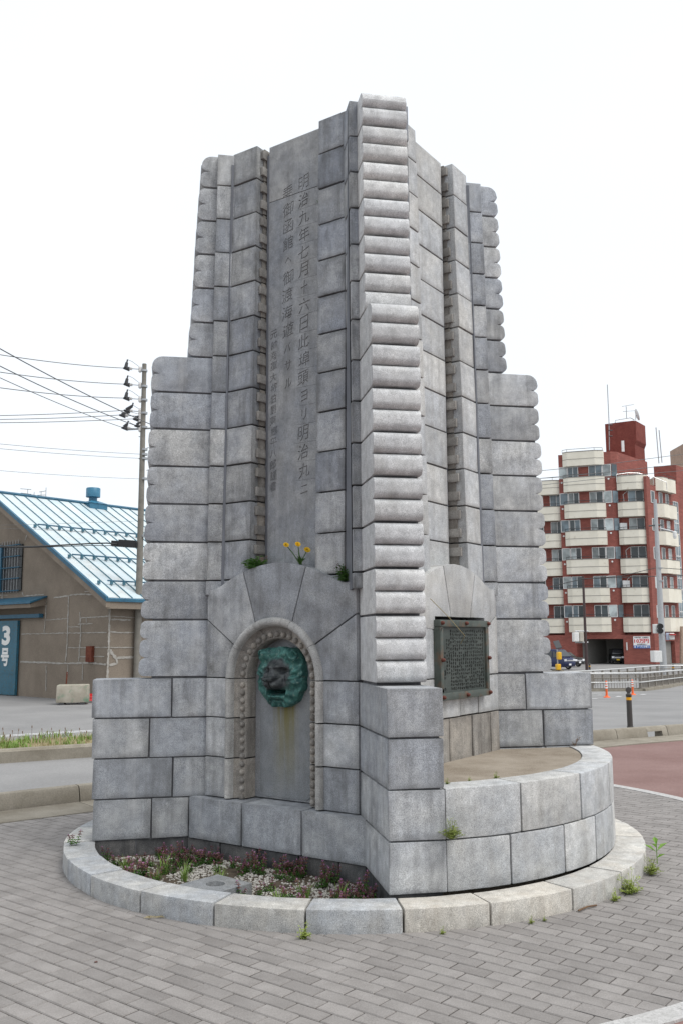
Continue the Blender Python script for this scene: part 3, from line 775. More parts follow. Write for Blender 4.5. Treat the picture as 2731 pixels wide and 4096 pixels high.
# mineral run-off below the mask: a stain in the niche stone itself
nt = M_niche.node_tree; bs = nt.nodes['Principled BSDF']; old = bs.inputs['Base Color'].links[0].from_socket
v_ = coords(nt); dt = N(nt, 'ShaderNodeVectorMath', operation='DOT_PRODUCT'); nt.links.new(v_, dt.inputs[0]); dt.inputs[1].default_value = (S2,-S2,0)
sz_ = N(nt, 'ShaderNodeSeparateXYZ'); nt.links.new(v_, sz_.inputs[0])
sub = N(nt, 'ShaderNodeMath', operation='SUBTRACT'); nt.links.new(dt.outputs['Value'], sub.inputs[0]); sub.inputs[1].default_value = NC+.005
ab = N(nt, 'ShaderNodeMath', operation='ABSOLUTE'); nt.links.new(sub.outputs[0], ab.inputs[0])
streak = noise_n(nt, coords(nt, 0, (34,34,1.3)), 1.0, 4, .6)
hz_ = ramp(nt, sz_.outputs[2], .50, 1.12, 0.0, 1.0)
wid = ramp(nt, ab.outputs[0], .06, .135, 1.0, 0.0)
def mul(a_, b_):
    m_ = N(nt, 'ShaderNodeMath', operation='MULTIPLY'); nt.links.new(a_, m_.inputs[0]); nt.links.new(b_, m_.inputs[1]); return m_.outputs[0]
msk = mul(mul(mul(hz_, ramp(nt, sz_.outputs[2], 1.22, 1.30, 1.0, 0.0)), wid), ramp(nt, streak, .32, .56, .25, .95))
nt.links.new(mixc(nt, msk, old, (0.175,0.155,0.055)), bs.inputs['Base Color'])

# ------------------------------------------------------------------ kerb ring, platform, planting bed
def pt(ang, r, z): return Vector((r*math.cos(ang), -r*math.sin(ang), z))      # angle from +u towards the front
ringe = empty('kerb_ring', (MON.x, MON.y, 0), EPS); tag(ringe, 'low pale granite kerb ring encircling the monument foot', 'kerb')
M_kerbw = granite('granite_kerb_warm', (0.45,0.44,0.415), (0.56,0.525,0.465), 0.30, (0.24,0.19,0.14), (0.9,1.08))
RJ = [34.3,50.0,64.6,80.4,93.8,108.0,122.2,136.4,150.6,164.0]
RJ = RJ + [RJ[-1] + (360+RJ[0]-RJ[-1])*k/16 for k in range(1, 17)]
for a0, a1 in zip(RJ, RJ[1:]):
    a0, a1 = R(a0), R(a1); g_ = .0024; n = 5
    aa = [a0+g_ + (a1-a0-2*g_)*i/n for i in range(n+1)]; jz = rng.uniform(-.003,.003)
    ro, ri = 2.242 + rng.uniform(-.004,.004), 2.012; cc_ = Vector((-.01,-.085,0))
    lp = lambda z: [cc_+pt(a, ro, z) for a in aa] + [cc_+pt(a, ri, z) for a in aa[::-1]]
    stone('kerb_stone', lp(-.05), lp(.13+jz), M_kerbw if a1 < R(94.5) or a0 > R(330) else M_kerb, .010, .0012, ringe, 30, False)
plat = empty('stone_platform', (MON.x, MON.y, 0), EPS); tag(plat, 'curved waist high granite platform wall with gravelled top below the bronze plaque', 'platform')
for z0, z1, cuts, ri in ((.133,.430,[4.9,20,33.2,46.9,58.8,72.4,85.1],1.86), (.437,.736,[4.9,22.2,36.0,52.6,69.8,85.1],1.835)):
    for a0, a1 in zip(cuts, cuts[1:]):
        n = 6; g_ = .0026; a0, a1 = R(a0)+g_, R(a1)-g_; aa = [a0+(a1-a0)*i/n for i in range(n+1)]; ro = 2.058+rng.uniform(-.003,.003)
        lp = lambda z: [pt(a, ro, z) for a in aa] + [pt(a, ri, z) for a in aa[::-1]]
        stone('platform_stone', lp(z0), lp(z1), M_right, .009, .0012, plat, 30, False)
M_aggr = rough('exposed_aggregate', (0.19,0.155,0.115), (0.29,0.25,0.20), 3.5, (0.36,0.33,0.29), 120, 0, .9, .2, .004)
pf = MB(); aa = [R(4) + R(82)*i/20 for i in range(21)]; lp = lambda z: [pt(a, 1.83, z) for a in aa] + [Vector((.17,-.9,z)), Vector((.9,-.17,z))]
pf.loft(lp(-.1), lp(.726)).build('platform_top', M_aggr, plat, fix=True)
bedo = MB(); aa = [R(95)+R(80)*i/20 for i in range(21)]; lp = lambda z: [pt(a, 2.04, z) for a in aa] + [Vector((-1.3,-.1,z)), Vector((-.1,-1.3,z))]
bedo.loft(lp(-.12), lp(.012)); soil = bedo.build('garden_bed', M_soil, fix=True); soil.location = (MON.x, MON.y, 0); soil.rotation_euler = (0,0,EPS); tag(soil, kind='structure')
# ------------------------------------------------------------------ left: median strip, road markings
def copy_tree(o, parent=None):
    c = o.copy(); col.objects.link(c); c.parent = parent
    for ch in list(o.children): copy_tree(ch, c)
    return c
ML = [(-12.0,9.60),(-8.2,11.76),(-4.99,13.59),(-3.9,14.21),(-1.2,15.75),(0.2,16.6)]
med = empty('median_kerb'); tag(med, 'weathered tan concrete kerb edging the grassy median across the lane', 'kerb')
t = 0
ML_L = [(Vector(b)-Vector(a)).length for a, b in zip(ML, ML[1:])]
def ml_at(t):
    for (a, b), L in zip(zip(ML, ML[1:]), ML_L):
        if t <= L: return Vector(a)+(Vector(b)-Vector(a))*(t/L)
        t -= L
    return Vector(ML[-1])
while t < sum(ML_L)-.5:
    kerb_profile([ml_at(t+.008), ml_at(t+1.0), ml_at(min(t+2.0,sum(ML_L))-.008)], 'kerb_stone', med, zb=-.3, zt=.055); t += 2.0
ms = MB(); P = [Vector(p) for p in ML]
nM = Vector((-.497,.868))
ms.loft([Vector((p.x+nM.x*.15,p.y+nM.y*.15,-.3)) for p in P] + [Vector((p.x+nM.x*1.75,p.y+nM.y*1.75,-.3)) for p in P[::-1]], [Vector((p.x+nM.x*.15,p.y+nM.y*.15,.035)) for p in P] + [Vector((p.x+nM.x*1.75,p.y+nM.y*1.75,.0)) for p in P[::-1]])
M_dry = rough('dry_turf', (0.22,0.18,0.10), (0.30,0.25,0.15), 8, (0.10,0.12,0.04), 25)
o = ms.build('median_soil', M_dry, fix=True); tag(o, kind='structure')

def leafmat(name, a, b, trans=.25, scale=20):
    m, nt, bs = newmat(name); v = coords(nt, 9.0)
    c = mixc(nt, ramp(nt, noise_n(nt, v, scale, 3), .3, .7), a, b); c = mixc(nt, 1.0, c, objrand(nt, .8, 1.2), 'MULTIPLY')
    nt.links.new(c, bs.inputs['Base Color']); bs.inputs['Roughness'].default_value = .6
    tr = N(nt, 'ShaderNodeBsdfTranslucent'); nt.links.new(c, tr.inputs[0]); mx = N(nt, 'ShaderNodeMixShader'); mx.inputs[0].default_value = trans
    nt.links.new(bs.outputs[0], mx.inputs[1]); nt.links.new(tr.outputs[0], mx.inputs[2]); nt.links.new(mx.outputs[0], nt.nodes['Material Output'].inputs[0]); return m
M_grass = leafmat('grass_green', (0.15,0.26,0.04), (0.26,0.38,0.09))
M_straw = leafmat('grass_straw', (0.34,0.28,0.14), (0.45,0.38,0.22), .15)
M_weed = leafmat('weed_green', (0.045,0.12,0.022), (0.10,0.21,0.04))
M_lime = leafmat('weed_lime', (0.20,0.27,0.05), (0.33,0.38,0.10))
M_purple = leafmat('nettle_purple', (0.115,0.05,0.05), (0.19,0.10,0.07))
M_pink = leafmat('nettle_flower', (0.30,0.10,0.24), (0.42,0.18,0.32))
M_yellow = leafmat('dandelion_yellow', (0.80,0.48,0.01), (0.85,0.58,0.02), .2)
M_stem = leafmat('stem_brown', (0.13,0.07,0.04), (0.20,0.12,0.06), .05)

def blade(m, base, d, h, w, bend, n=3):
    side = Vector((-d.y, d.x, 0)); pts = []
    for i in range(n+1):
        t = i/n; pts.append((base + Vector((0,0,1))*(h*t*(1-.25*bend*t)) + d*(h*bend*t*t), w*(1-t**1.6)))
    for (p, a), (q, b) in zip(pts, pts[1:]): m.quad(p-side*a, p+side*a, q+side*b, q-side*b)
gr_, gs_, gp_ = MB(), MB(), MB(); r = random.Random(5)
for k in range(15000):
    t = r.uniform(0, sum(ML_L)); p = ml_at(t)
    if p.x < -9: continue
    wv = r.uniform(.16, 1.7); dens = noise.noise(Vector((p.x*2.6, wv*2.6, 3.1))) - .10
    b = Vector((p.x+nM.x*wv, p.y+nM.y*wv, .02)); a = r.uniform(0, 6.28); d = Vector((math.cos(a), math.sin(a), 0))
    if dens > -.02 and r.random() < .75: blade(gr_, b, d, r.uniform(.05,.17), .009, r.uniform(.2,.8))
    elif r.random() < .5: blade(gs_, b, d, r.uniform(.03,.12), .004, r.uniform(.3,1.0))
    if k % 70 == 0:
        tp = b+Vector((d.x*.04,d.y*.04,r.uniform(.12,.22))); gp_.tube([b, tp], .003, 3); gp_.tube([tp, tp+Vector((d.x*.006,d.y*.006,.035))], .007, 4)
tag(gr_.build('median_grass', M_grass), 'long green grass growing on the road median', 'grass', kind='stuff')
tag(gs_.build('dry_grass', M_straw), 'dry straw coloured grass among the median turf', 'grass', kind='stuff')
tag(gp_.build('plantain_stalks', M_stem), 'dark plantain flower stalks standing above the median grass', 'weeds', kind='stuff')

def strip_on_ground(pts, w, name, mat, dz=.006):
    m = MB(); P = [Vector(p) for p in pts]
    for a, b in zip(P, P[1:]):
        d = (b-a).normalized(); n = Vector((-d.y,d.x))*w/2
        m.quad(*[Vector((q.x,q.y,hgt(q.x,q.y)+dz)) for q in (a-n, b-n, b+n, a+n)])
    return m.build(name, mat, ground)
for q in (((-7.2,16.7),(-2.0,19.9)), ((-7.0,17.05),(-1.8,20.25))): strip_on_ground(q, .09, 'lane_marking', M_paint)
a, b = gnd(2360,2775,-.9), None
for (x0, y0, x1, y1) in ((130,510,275,508),(360,505,580,503),(230,535,300,532),(520,560,570,552),(155,592,190,588),(690,528,800,522),(890,528,930,522)):
    def gp(cx, cy):
        px, py = 2330+cx*.2636, 2640+cy*.2636; z = -.7
        for _ in range(40): q = gnd(px, py, z); z = .5*z + .5*hgt(q.x, q.y)
        return (q.x, q.y)
    strip_on_ground([gp(x0,y0), gp(x1,y1)], .22, 'road_marking', M_paint, .01)

# ------------------------------------------------------------------ warehouse on the left
M_stucco = rough('stucco_brown', (0.195,0.162,0.13), (0.245,0.205,0.165), 1.2, None, 40, 0, .92, .1, .002)
M_stucco_side = M_stucco
M_patch = rough('patch_mortar', (0.30,0.28,0.25), (0.40,0.38,0.35), 6, None, 30)
M_blue = rough('roof_blue', (0.45,0.54,0.575), (0.55,0.60,0.61), 0.8, (0.47,0.48,0.46), 3.0, 2.0, .5, .4, 0, (.93,1.06))
M_bluedark = rough('trim_blue', (0.018,0.085,0.145), (0.03,0.12,0.19), 3, None, 20, 0, .5, .4)
M_seam = plain('seam_blue', (0.06,0.16,0.21), .5)
M_door = rough('door_blue', (0.018,0.105,0.16), (0.03,0.135,0.20), 2, (0.06,0.075,0.06), 18, 0, .5, .4)
M_glassd = plain('window_dark', (0.03,0.033,0.035), .25, 0, .5, .3, 5)
M_whitep = plain('white_paint', (0.72,0.72,0.70), .6)
M_steel = plain('galvanised_steel', (0.34,0.35,0.36), .45, .5)
M_dark = plain('dark_metal', (0.045,0.045,0.048), .5)
M_black = plain('black_rubber', (0.015,0.015,0.016), .5)
M_rust = rough('rust_red', (0.11,0.03,0.02), (0.16,0.05,0.03), 6, None, 30)
WC = Vector((-6.71, 26.393)); aG = R(49.4); dG = Vector((-math.sin(aG), math.cos(aG))); dS = Vector((math.cos(aG), math.sin(aG)))
wh = empty('warehouse', (WC.x, WC.y, -.15)); tag(wh, 'brown stucco warehouse with pale blue seamed metal roof and numbered blue door', 'warehouse')
def Wg(t, o, z): return Vector((dG.x*t - dS.x*o, dG.y*t - dS.y*o, z+.15))     # gable wall: t left along wall, o outwards
def Ws(t, o, z): return Vector((dS.x*t - dG.x*o, dS.y*t - dG.y*o, z+.15))     # eave wall
HALF, EAVE, RIDGE, LEN = 6.5, 2.95, 6.50, 13.0
body = MB(); A = [Wg(0,0,-1.4), Wg(2*HALF,0,-1.4), Wg(2*HALF,0,EAVE), Wg(HALF,0,RIDGE-.12), Wg(0,0,EAVE)]
body.loft(A, [p + Vector((dS.x*LEN, dS.y*LEN, 0)) for p in A]).build('wall', M_stucco, wh, fix=True)
sl = (RIDGE-EAVE)/HALF
def roofp(t, u, dz=0.0):     # t: from eave(0 = wall line) to ridge(HALF), u: along building
    return Vector((dG.x*t + dS.x*u, dG.y*t + dS.y*u, EAVE + sl*t + dz + .15))
u = -.42
k = 0
while u < 13.2:
    for sgn in (0, 1):
        tt = (lambda t: t) if sgn == 0 else (lambda t: 2*HALF - t)
        def rp(t, uu, dz):
            p = roofp(t, uu, dz)
            if sgn: q = roofp(t, uu, dz); p = q + Vector((dG.x, dG.y, 0))*(2*(HALF-t))
            return p
        if sgn and k % 4: continue
        w = .44 if sgn == 0 else 1.76
        m = MB(); a0, a1 = -.45, HALF
        m.loft([rp(a0,u,.05), rp(a1,u,.05), rp(a1,u+w,.05), rp(a0,u+w,.05)], [rp(a0,u,.10), rp(a1,u,.10), rp(a1,u+w-.004,.10), rp(a0,u+w-.004,.10)])
        if sgn == 0: pn = m.build('roof_panel', M_blue, wh, fix=True)
        else: m.build('roof_panel', M_blue, wh, fix=True)
        if sgn == 0:
            s_ = MB(); s_.loft([rp(a0,u-.011,.09), rp(a1,u-.011,.09), rp(a1,u+.011,.09), rp(a0,u+.011,.09)], [rp(a0,u-.008,.135), rp(a1,u-.008,.135), rp(a1,u+.008,.135), rp(a0,u+.008,.135)])
            s_.build('seam', M_seam, pn, fix=True)
    u += .44; k += 1
def rbar(name, t, dz, r, u0, u1, mat): return MB().tube([roofp(t,u0,dz), roofp(t,u1,dz)], r, 6).build(name, mat, wh)
rbar('ridge_cap', HALF, .13, .06, -.45, 13.4, M_bluedark)
for t in (.28, 1.85, 3.85):                   # snow guards
    gd = rbar('snow_guard', t, .24, .025, -.1 if t > 1 else .1, 13, M_bluedark); u = -.2
    while u < 12.8:
        MB().box((-.04,-.04,-.06),(.04,.04,.04), Matrix.Translation(roofp(t,u,.19))).build('guard_clip', M_seam, gd); u += .44
# verge and eave boards
m = MB(); m.loft([roofp(-.47,-.46,-.16), roofp(HALF,-.46,-.16), roofp(HALF,-.46,.06), roofp(-.47,-.46,.06)], [roofp(-.47,-.32,-.16), roofp(HALF,-.32,-.16), roofp(HALF,-.32,.06), roofp(-.47,-.32,.06)]); m.build('verge_board', M_stucco, wh, fix=True)
m = MB(); m.loft([roofp(-.49,-.48,.02), roofp(HALF,-.48,.02), roofp(HALF,-.48,.15), roofp(-.49,-.48,.15)], [roofp(-.49,-.40,.02), roofp(HALF,-.40,.02), roofp(HALF,-.40,.15), roofp(-.49,-.40,.15)]); m.build('verge_flashing', M_bluedark, wh, fix=True)
m = MB(); m.loft([roofp(-.50,-.48,.02), roofp(-.42,-.48,.02), roofp(-.42,-.48,.10), roofp(-.50,-.48,.10)], [roofp(-.50,13.4,.02), roofp(-.42,13.4,.02), roofp(-.42,13.4,.10), roofp(-.50,13.4,.10)]); m.build('eave_flashing', M_bluedark, wh, fix=True)
m = MB(); m.loft([roofp(-.46,-.40,-.20), roofp(.1,-.40,-.12), roofp(.1,-.40,.04), roofp(-.46,-.40,.015)], [roofp(-.46,13.4,-.20), roofp(.1,13.4,-.12), roofp(.1,13.4,.04), roofp(-.46,13.4,.015)]); m.build('eave_soffit', M_stucco, wh, fix=True)
# window with bars
win = MB().loft([Wg(4.82,.02,3.22), Wg(7.6,.02,3.22), Wg(7.6,.02,4.74), Wg(4.82,.02,4.74)], [Wg(4.82,.05,3.22), Wg(7.6,.05,3.22), Wg(7.6,.05,4.74), Wg(4.82,.05,4.74)]).build('window', M_glassd, wh, fix=True)
for k in range(22):
    t = 4.86 + k*.085
    MB().tube([Wg(t,.13,3.16), Wg(t,.13,4.84 + (.04 if k % 2 else 0))], .010, 4).build('window_bar', M_steel if k % 2 else M_dark, win)
for z in (3.22,3.62,3.98,4.35,4.72):
    MB().tube([Wg(4.80,.14,z), Wg(7.6,.14,z)], .018, 4).build('window_rail', M_bluedark, win)
MB().loft([Wg(5.93,.06,3.2), Wg(6.03,.06,3.2), Wg(6.03,.06,4.76), Wg(5.93,.06,4.76)], [Wg(5.93,.17,3.2), Wg(6.03,.17,3.2), Wg(6.03,.17,4.76), Wg(5.93,.17,4.76)]).build('mullion', M_bluedark, win, fix=True)
# canopy, track, sliding door with lettering
m = MB(); m.loft([Wg(3.35,0,2.70), Wg(9.6,0,2.70), Wg(9.6,0,2.95), Wg(3.35,0,2.95)], [Wg(3.35,.55,2.62), Wg(9.6,.55,2.62), Wg(9.6,.55,2.74), Wg(3.35,.55,2.74)]); cn = m.build('canopy', M_stucco, wh, fix=True)
m = MB(); m.loft([Wg(3.30,0,2.955), Wg(9.6,0,2.955), Wg(9.6,.60,2.745), Wg(3.30,.60,2.745)], [Wg(3.30,0,3.0), Wg(9.6,0,3.0), Wg(9.6,.60,2.80), Wg(3.30,.60,2.80)]); m.build('canopy_sheet', M_bluedark, cn, fix=True)
m = MB(); m.loft([Wg(3.45,.03,2.32), Wg(9.6,.03,2.32), Wg(9.6,.03,2.44), Wg(3.45,.03,2.44)], [Wg(3.45,.18,2.32), Wg(9.6,.18,2.32), Wg(9.6,.18,2.44), Wg(3.45,.18,2.44)]); m.build('door_track', M_bluedark, wh, fix=True)
m = MB(); m.loft([Wg(4.80,.04,-.12), Wg(8.2,.04,-.12), Wg(8.2,.04,2.25), Wg(4.80,.04,2.25)], [Wg(4.80,.12,-.12), Wg(8.2,.12,-.12), Wg(8.2,.12,2.25), Wg(4.80,.12,2.25)]); door = m.build('sliding_door', M_door, wh, fix=True)
for z0, z1 in ((-.11,.06),(.55,.58)):
    MB().loft([Wg(4.79,.12,z0), Wg(8.2,.12,z0), Wg(8.2,.12,z1), Wg(4.79,.12,z1)], [Wg(4.79,.132,z0), Wg(8.2,.132,z0), Wg(8.2,.132,z1), Wg(4.79,.132,z1)]).build('door_rail', M_door, door, fix=True)
def sign_text(name, ch, place, w, h, mat, parent, bold=0.0, ext=.004):
    L, (a, b, c, d) = glyph_line(ch)
    me = curve_mesh_b(L, ext, name, bold)
    for v in me.vertices: v.co = place((v.co.x-(a+b)/2)/(b-a)*w, (v.co.y-(c+d)/2)/(d-c)*h, v.co.z)
    return link(name, me, mat, parent)
def glyph_line(txt):
    out = []; x = 0
    for ch in txt:
        if ch == ' ': x += .4; continue
        L, (a, b, c, d) = glyph(ch); adv = max(.32, b-a)+.08
        out += [[(px-a+x, py) for px, py in l] for l in L]; x += adv
    xs_ = [p[0] for l in out for p in l]; ys_ = [p[1] for l in out for p in l]
    return out, (min(xs_), max(xs_), min(ys_), max(ys_))
def curve_mesh_b(loops, ext, name, bold):
    cu = bpy.data.curves.new(name, 'CURVE'); cu.dimensions = '2D'; cu.fill_mode = 'BOTH'; cu.extrude = ext; cu.offset = bold
    for l in loops:
        sp = cu.splines.new('POLY'); sp.points.add(len(l)-1)
        for p, q in zip(sp.points, l): p.co = (q[0], q[1], 0, 1)
        sp.use_cyclic_u = True
    o = bpy.data.objects.new(name, cu); col.objects.link(o)
    dg = bpy.context.evaluated_depsgraph_get(); dg.update()
    me = bpy.data.meshes.new_from_object(o.evaluated_get(dg), depsgraph=dg)
    bpy.data.objects.remove(o); bpy.data.curves.remove(cu); me.materials.clear(); return me
sign_text('door_number', '3', lambda x, y, z: Wg(5.46-x, .126+z, 1.775+y), .40, .56, M_whitep, door, .045)
sign_text('door_number', '号', lambda x, y, z: Wg(5.48-x, .126+z, 1.08+y), .44, .54, M_whitep, door, .035)
MB().loft([Wg(.69,0,.98), Wg(.98,0,.98), Wg(.98,0,1.44), Wg(.69,0,1.44)], [Wg(.69,.10,.98), Wg(.98,.10,.98), Wg(.98,.10,1.44), Wg(.69,.10,1.44)]).build('hose_box', M_rust, wh, fix=True)
# repaired cracks: mortar bands standing a few millimetres proud
def crack(pts, w, scale_pl, seed):
    r = random.Random(seed); m = MB(); P = []
    for (a, b) in zip(pts, pts[1:]):
        n = max(2, int(math.hypot(b[0]-a[0], b[1]-a[1])/14))
        for i in range(n): P.append((a[0]+(b[0]-a[0])*i/n + r.uniform(-2,2), a[1]+(b[1]-a[1])*i/n + r.uniform(-3,3), w*r.uniform(.5,1.3)))
    P.append((*pts[-1], w*.6))
    for a, b in zip(P, P[1:]):
        d = Vector((b[0]-a[0], b[1]-a[1])); d.normalize(); n = Vector((-d.y, d.x))
        q = [scale_pl(a[0]-n.x*a[2], a[1]-n.y*a[2]), scale_pl(b[0]-n.x*b[2], b[1]-n.y*b[2]), scale_pl(b[0]+n.x*b[2], b[1]+n.y*b[2]), scale_pl(a[0]+n.x*a[2], a[1]+n.y*a[2])]
        m.quad(*q)
    return m
CLs = 620/1568
def gw(cx, cy):
    A0 = (WC.x-dS.x*.012, WC.y-dS.y*.012); p = on_plane(cx*CLs, 1950+cy*CLs, A0, dG); return Vector((p.x-WC.x, p.y-WC.y, p.z+.15))
def sw(cx, cy):
    A0 = (WC.x-dG.x*.012, WC.y-dG.y*.012); p = on_plane(cx*CLs, 1950+cy*CLs, A0, dS); return Vector((p.x-WC.x, p.y-WC.y, p.z+.15))
for k, (pts, w) in enumerate([([(545,1115),(800,1078),(985,1082)],7),([(860,1052),(985,1045)],5),([(697,1090),(690,1330),(682,1600),(665,1760)],5),([(470,1340),(690,1325)],4),([(470,1130),(465,1300),(448,1480)],4),([(220,1482),(690,1472),(1085,1465)],5),
    ([(690,1412),(815,1410)],4),([(812,1260),(820,1480),(808,1620),(800,1760)],5),([(820,1320),(1100,1303)],6),([(790,1385),(940,1376)],5),([(878,1318),(876,1370)],3),([(690,1620),(1090,1618)],4),([(815,1712),(1060,1708)],5),
    ([(210,1763),(430,1770),(620,1780),(900,1775),(1080,1790)],10),([(690,1790),(690,1890)],4),([(840,1790),(835,1950)],4),([(470,1800),(468,2060)],4),([(230,1060),(240,1100),(450,1080)],5),([(292,430),(255,535)],5),([(0,1090),(80,1090)],4),([(25,1070),(25,1140)],5)]):
    crack(pts, w, gw, k).build('crack_repair', M_patch, wh)
for k, (pts, w) in enumerate([([(1115,1120),(1110,1330),(1106,1600),(1092,1850),(1088,2020)],11),([(1130,1302),(1270,1308),(1418,1318)],4),([(1130,1335),(1325,1340)],8),([(1120,1455),(1200,1470),(1418,1465)],7),([(1120,1617),(1418,1620)],6),([(1190,1722),(1418,1716)],13),([(1110,1640),(1180,1730),(1190,1780),(1110,1800)],16),([(1400,1800),(1375,1950)],5)]):
    crack(pts, w, sw, 50+k).build('crack_repair', M_patch, wh)
# roof ventilator
rp0 = on_plane(372, 2040, WC + dG*HALF, dS); vb = Vector((rp0.x-WC.x, rp0.y-WC.y, RIDGE+.15))
ax = Matrix.Translation(vb) @ Matrix.Rotation(math.atan2(dS.y, dS.x), 4, 'Z') @ Matrix.Scale(.9, 4)
m = MB(); m.box((-.42,-.42,-.42),(.42,.42,.12), ax)
m.loft([ax @ Vector(p) for p in ((-.46,-.46,.12),(.46,-.46,.12),(.46,.46,.12),(-.46,.46,.12))], [ax @ Vector(p) for p in ((-.16,-.16,.26),(.16,-.16,.26),(.16,.16,.26),(-.16,.16,.26))])
M_vent = rough('vent_blue', (0.022,0.12,0.20), (0.038,0.17,0.27), 3, None, 20, 0, .4, .5)
vent = m.build('ventilator', M_vent, wh, fix=True)
MB().lathe([(.17,.24),(.17,.40),(.29,.42),(.29,.78),(.275,.80),(.255,.80),(.25,.70)], n=20, M=ax).build('ventilator_cowl', M_vent, vent, sm=40, fix=True)
# ------------------------------------------------------------------ utility pole and overhead lines (left)
M_pole = rough('pole_concrete', (0.17,0.16,0.14), (0.22,0.205,0.18), 4, None, 60, 0)
M_porc = plain('porcelain', (0.62,0.60,0.58), .3)
PDp = 27.0; cPs = 620/1535
def pw(cx, cy, D=PDp): return at(cx*cPs, 1350+cy*cPs, D)
pb = pw(1422, 3300); ptop = pw(1434, 262)
pole = MB(); base = Vector((ptop.x+.01, PDp, -.2))
pole.tube([base, Vector((ptop.x, PDp, ptop.z))], .115, 14, r2=.066)
upole = pole.build('utility_pole', M_pole, sm=60); tag(upole, 'tall grey concrete utility pole with insulators rising beside the blue roof', 'utility pole')
def band(cy): p = pw(1432, cy); MB().lathe([(.10,-.03),(.10,.03)], center=p, n=10).build('pole_band', M_steel, upole)
for cy in (330,485,620,750,890,1110,1158,1200,1400,1965): band(cy)
def arm(cx, cy, up=(-10,-55), dark=M_dark):
    a = pw(1395, cy+12); b = pw(cx+75, cy+5); c = pw(cx, cy); m = MB(); m.tube([a, b], .014, 5)
    m.build('strain_link', M_steel, upole)
    m = MB()
    for k in range(4): q = b + (c-b)*(.10*k-.05); m.lathe([(.05,-.006),(.05,.006)], M=Matrix.Translation(q) @ Matrix.Rotation(math.pi/2,4,'Y'), n=8)
    m.build('insulator', M_porc, upole)
    m = MB(); m.tube([pw(cx-5,cy), pw(cx+55,cy+10)], .03, 6, r2=.075); m.tube([pw(cx+20,cy-5), pw(cx+40+up[0],cy+up[1])], .06, 6, r2=.045); m.tube([pw(cx+40+up[0],cy+up[1]), pw(cx+48+up[0],cy+up[1]-30)], .025, 5)
    m.build('cable_clamp', dark, upole)
    m = MB(); m.tube([pw(cx+48+up[0],cy+up[1]-30), pw(cx+85,cy+up[1]-8), pw(1392, cy-6)], .006, 4); m.build('jumper_wire', M_dark, upole)
    m = MB(); m.lathe([(.03,-.10),(.055,-.06),(.055,.05),(.03,.10)], center=pw(1390, cy+12), n=8); m.build('insulator', M_porc, upole)
arm(1230,303); arm(1233,462); arm(1230,600); arm(1235,722,(40,-45)); arm(1190,768,(50,-30)); arm(1325,806,(30,-30)); arm(1212,893,(15,-38)); arm(1340,873,(25,-45))
m = MB(); m.tube([pw(1265,912), pw(1500,898)], .028, 4); m.build('crossarm', M_steel, upole)
for k, cy in enumerate(range(985, 2350, 110)):
    x0 = 1455 if k % 2 else 1395; MB().tube([pw(x0,cy), pw(x0+(22 if k % 2 else -18),cy-4)], .010, 4).build('step_bolt', M_dark, upole)
m = MB(); m.box((-.40,-.08,-.085),(.40,.08,.085), Matrix.Translation(pw(1240,2048)) @ Matrix.Rotation(R(4),4,'Y')); m.box((-.24,-.1,-.10),(.28,.1,.105), Matrix.Translation(pw(1260,2042)) @ Matrix.Rotation(R(4),4,'Y'))
cab = m.build('splice_box', M_black, upole, bevel=.012)
def wire(name, p0, p1, sag, rad, mat, label, ext=True):
    a, b = pw(*p0), pw(*p1)
    if ext: a = a + (a-b)*.55
    pts = []
    for i in range(17):
        t = i/16; p = a.lerp(b, t); p.z -= sag*4*t*(1-t); pts.append(p)
    o = MB().tube(pts, rad, 5).build(name, mat, sm=80); tag(o, label, 'cable', 'overhead lines left of the monument'); return o
M_wire = plain('wire_grey', (0.10,0.10,0.10), .5); M_wire2 = plain('wire_black', (0.03,0.03,0.03), .5)
WL = [((0,128,22),(1230,303,27),.12,.011,'topmost gently sloping power line running left from the pole top'),
 ((0,300,22),(1235,462,27),.12,.011,'second sloping power line below the pole top'),
 ((0,455,22),(1230,600,27),.12,.011,'third sloping power line below the pole top'),
 ((0,757,24),(1230,722,27),.05,.010,'upper of three nearly level wires at mid pole'),
 ((0,795,24),(1190,768,27),.05,.010,'middle of three nearly level wires at mid pole'),
 ((0,828,24),(1320,806,27),.05,.010,'lowest of three nearly level wires at mid pole'),
 ((0,50,20),(1490,858,26.7),.15,.014,'steepest thick power line crossing the others at left'),
 ((0,222,20),(1335,868,26.8),.15,.013,'middle steep power line descending to the pole crossarm'),
 ((0,350,20),(1212,890,26.8),.12,.010,'lowest steep power line ending at the crossarm tip'),
 ((0,1033,23),(1392,1155,27),.06,.006,'upper of two thin pale wires below the crossarm'),
 ((0,1080,23),(1395,1197,27),.06,.006,'lower of two thin pale wires below the crossarm'),
 ((0,1297,23),(1390,1400,27),.06,.005,'lone thin wire above the warehouse ridge'),
 ((0,1852,24),(1392,1815,27),.02,.004,'faint wire crossing the upper blue roof'),
 ((0,1880,24),(1392,1940,27),.02,.004,'faint wire crossing the middle blue roof')]
for p0, p1, sag, rad, lab in WL: wire('power_line', p0, p1, sag, rad, M_wire, lab)
for dy, lab in ((0,'thick black telecom cable passing before the barred window'),(12,'lower strand of the black telecom cable bundle')):
    a = pw(-600, 2090+dy, 22); pts = [a, pw(0,2070+dy*.6,23.5), pw(300,2072+dy*.6,24.5), pw(550,2060+dy,25.2), pw(900,2040+dy*1.6,26.2), pw(1060,2036+dy*2.2,26.6), pw(1160,2046+dy,26.9)]
    o = MB().tube(pts, .022 if dy == 0 else .012, 5).build('telecom_cable', M_wire2, sm=80); tag(o, lab, 'cable')

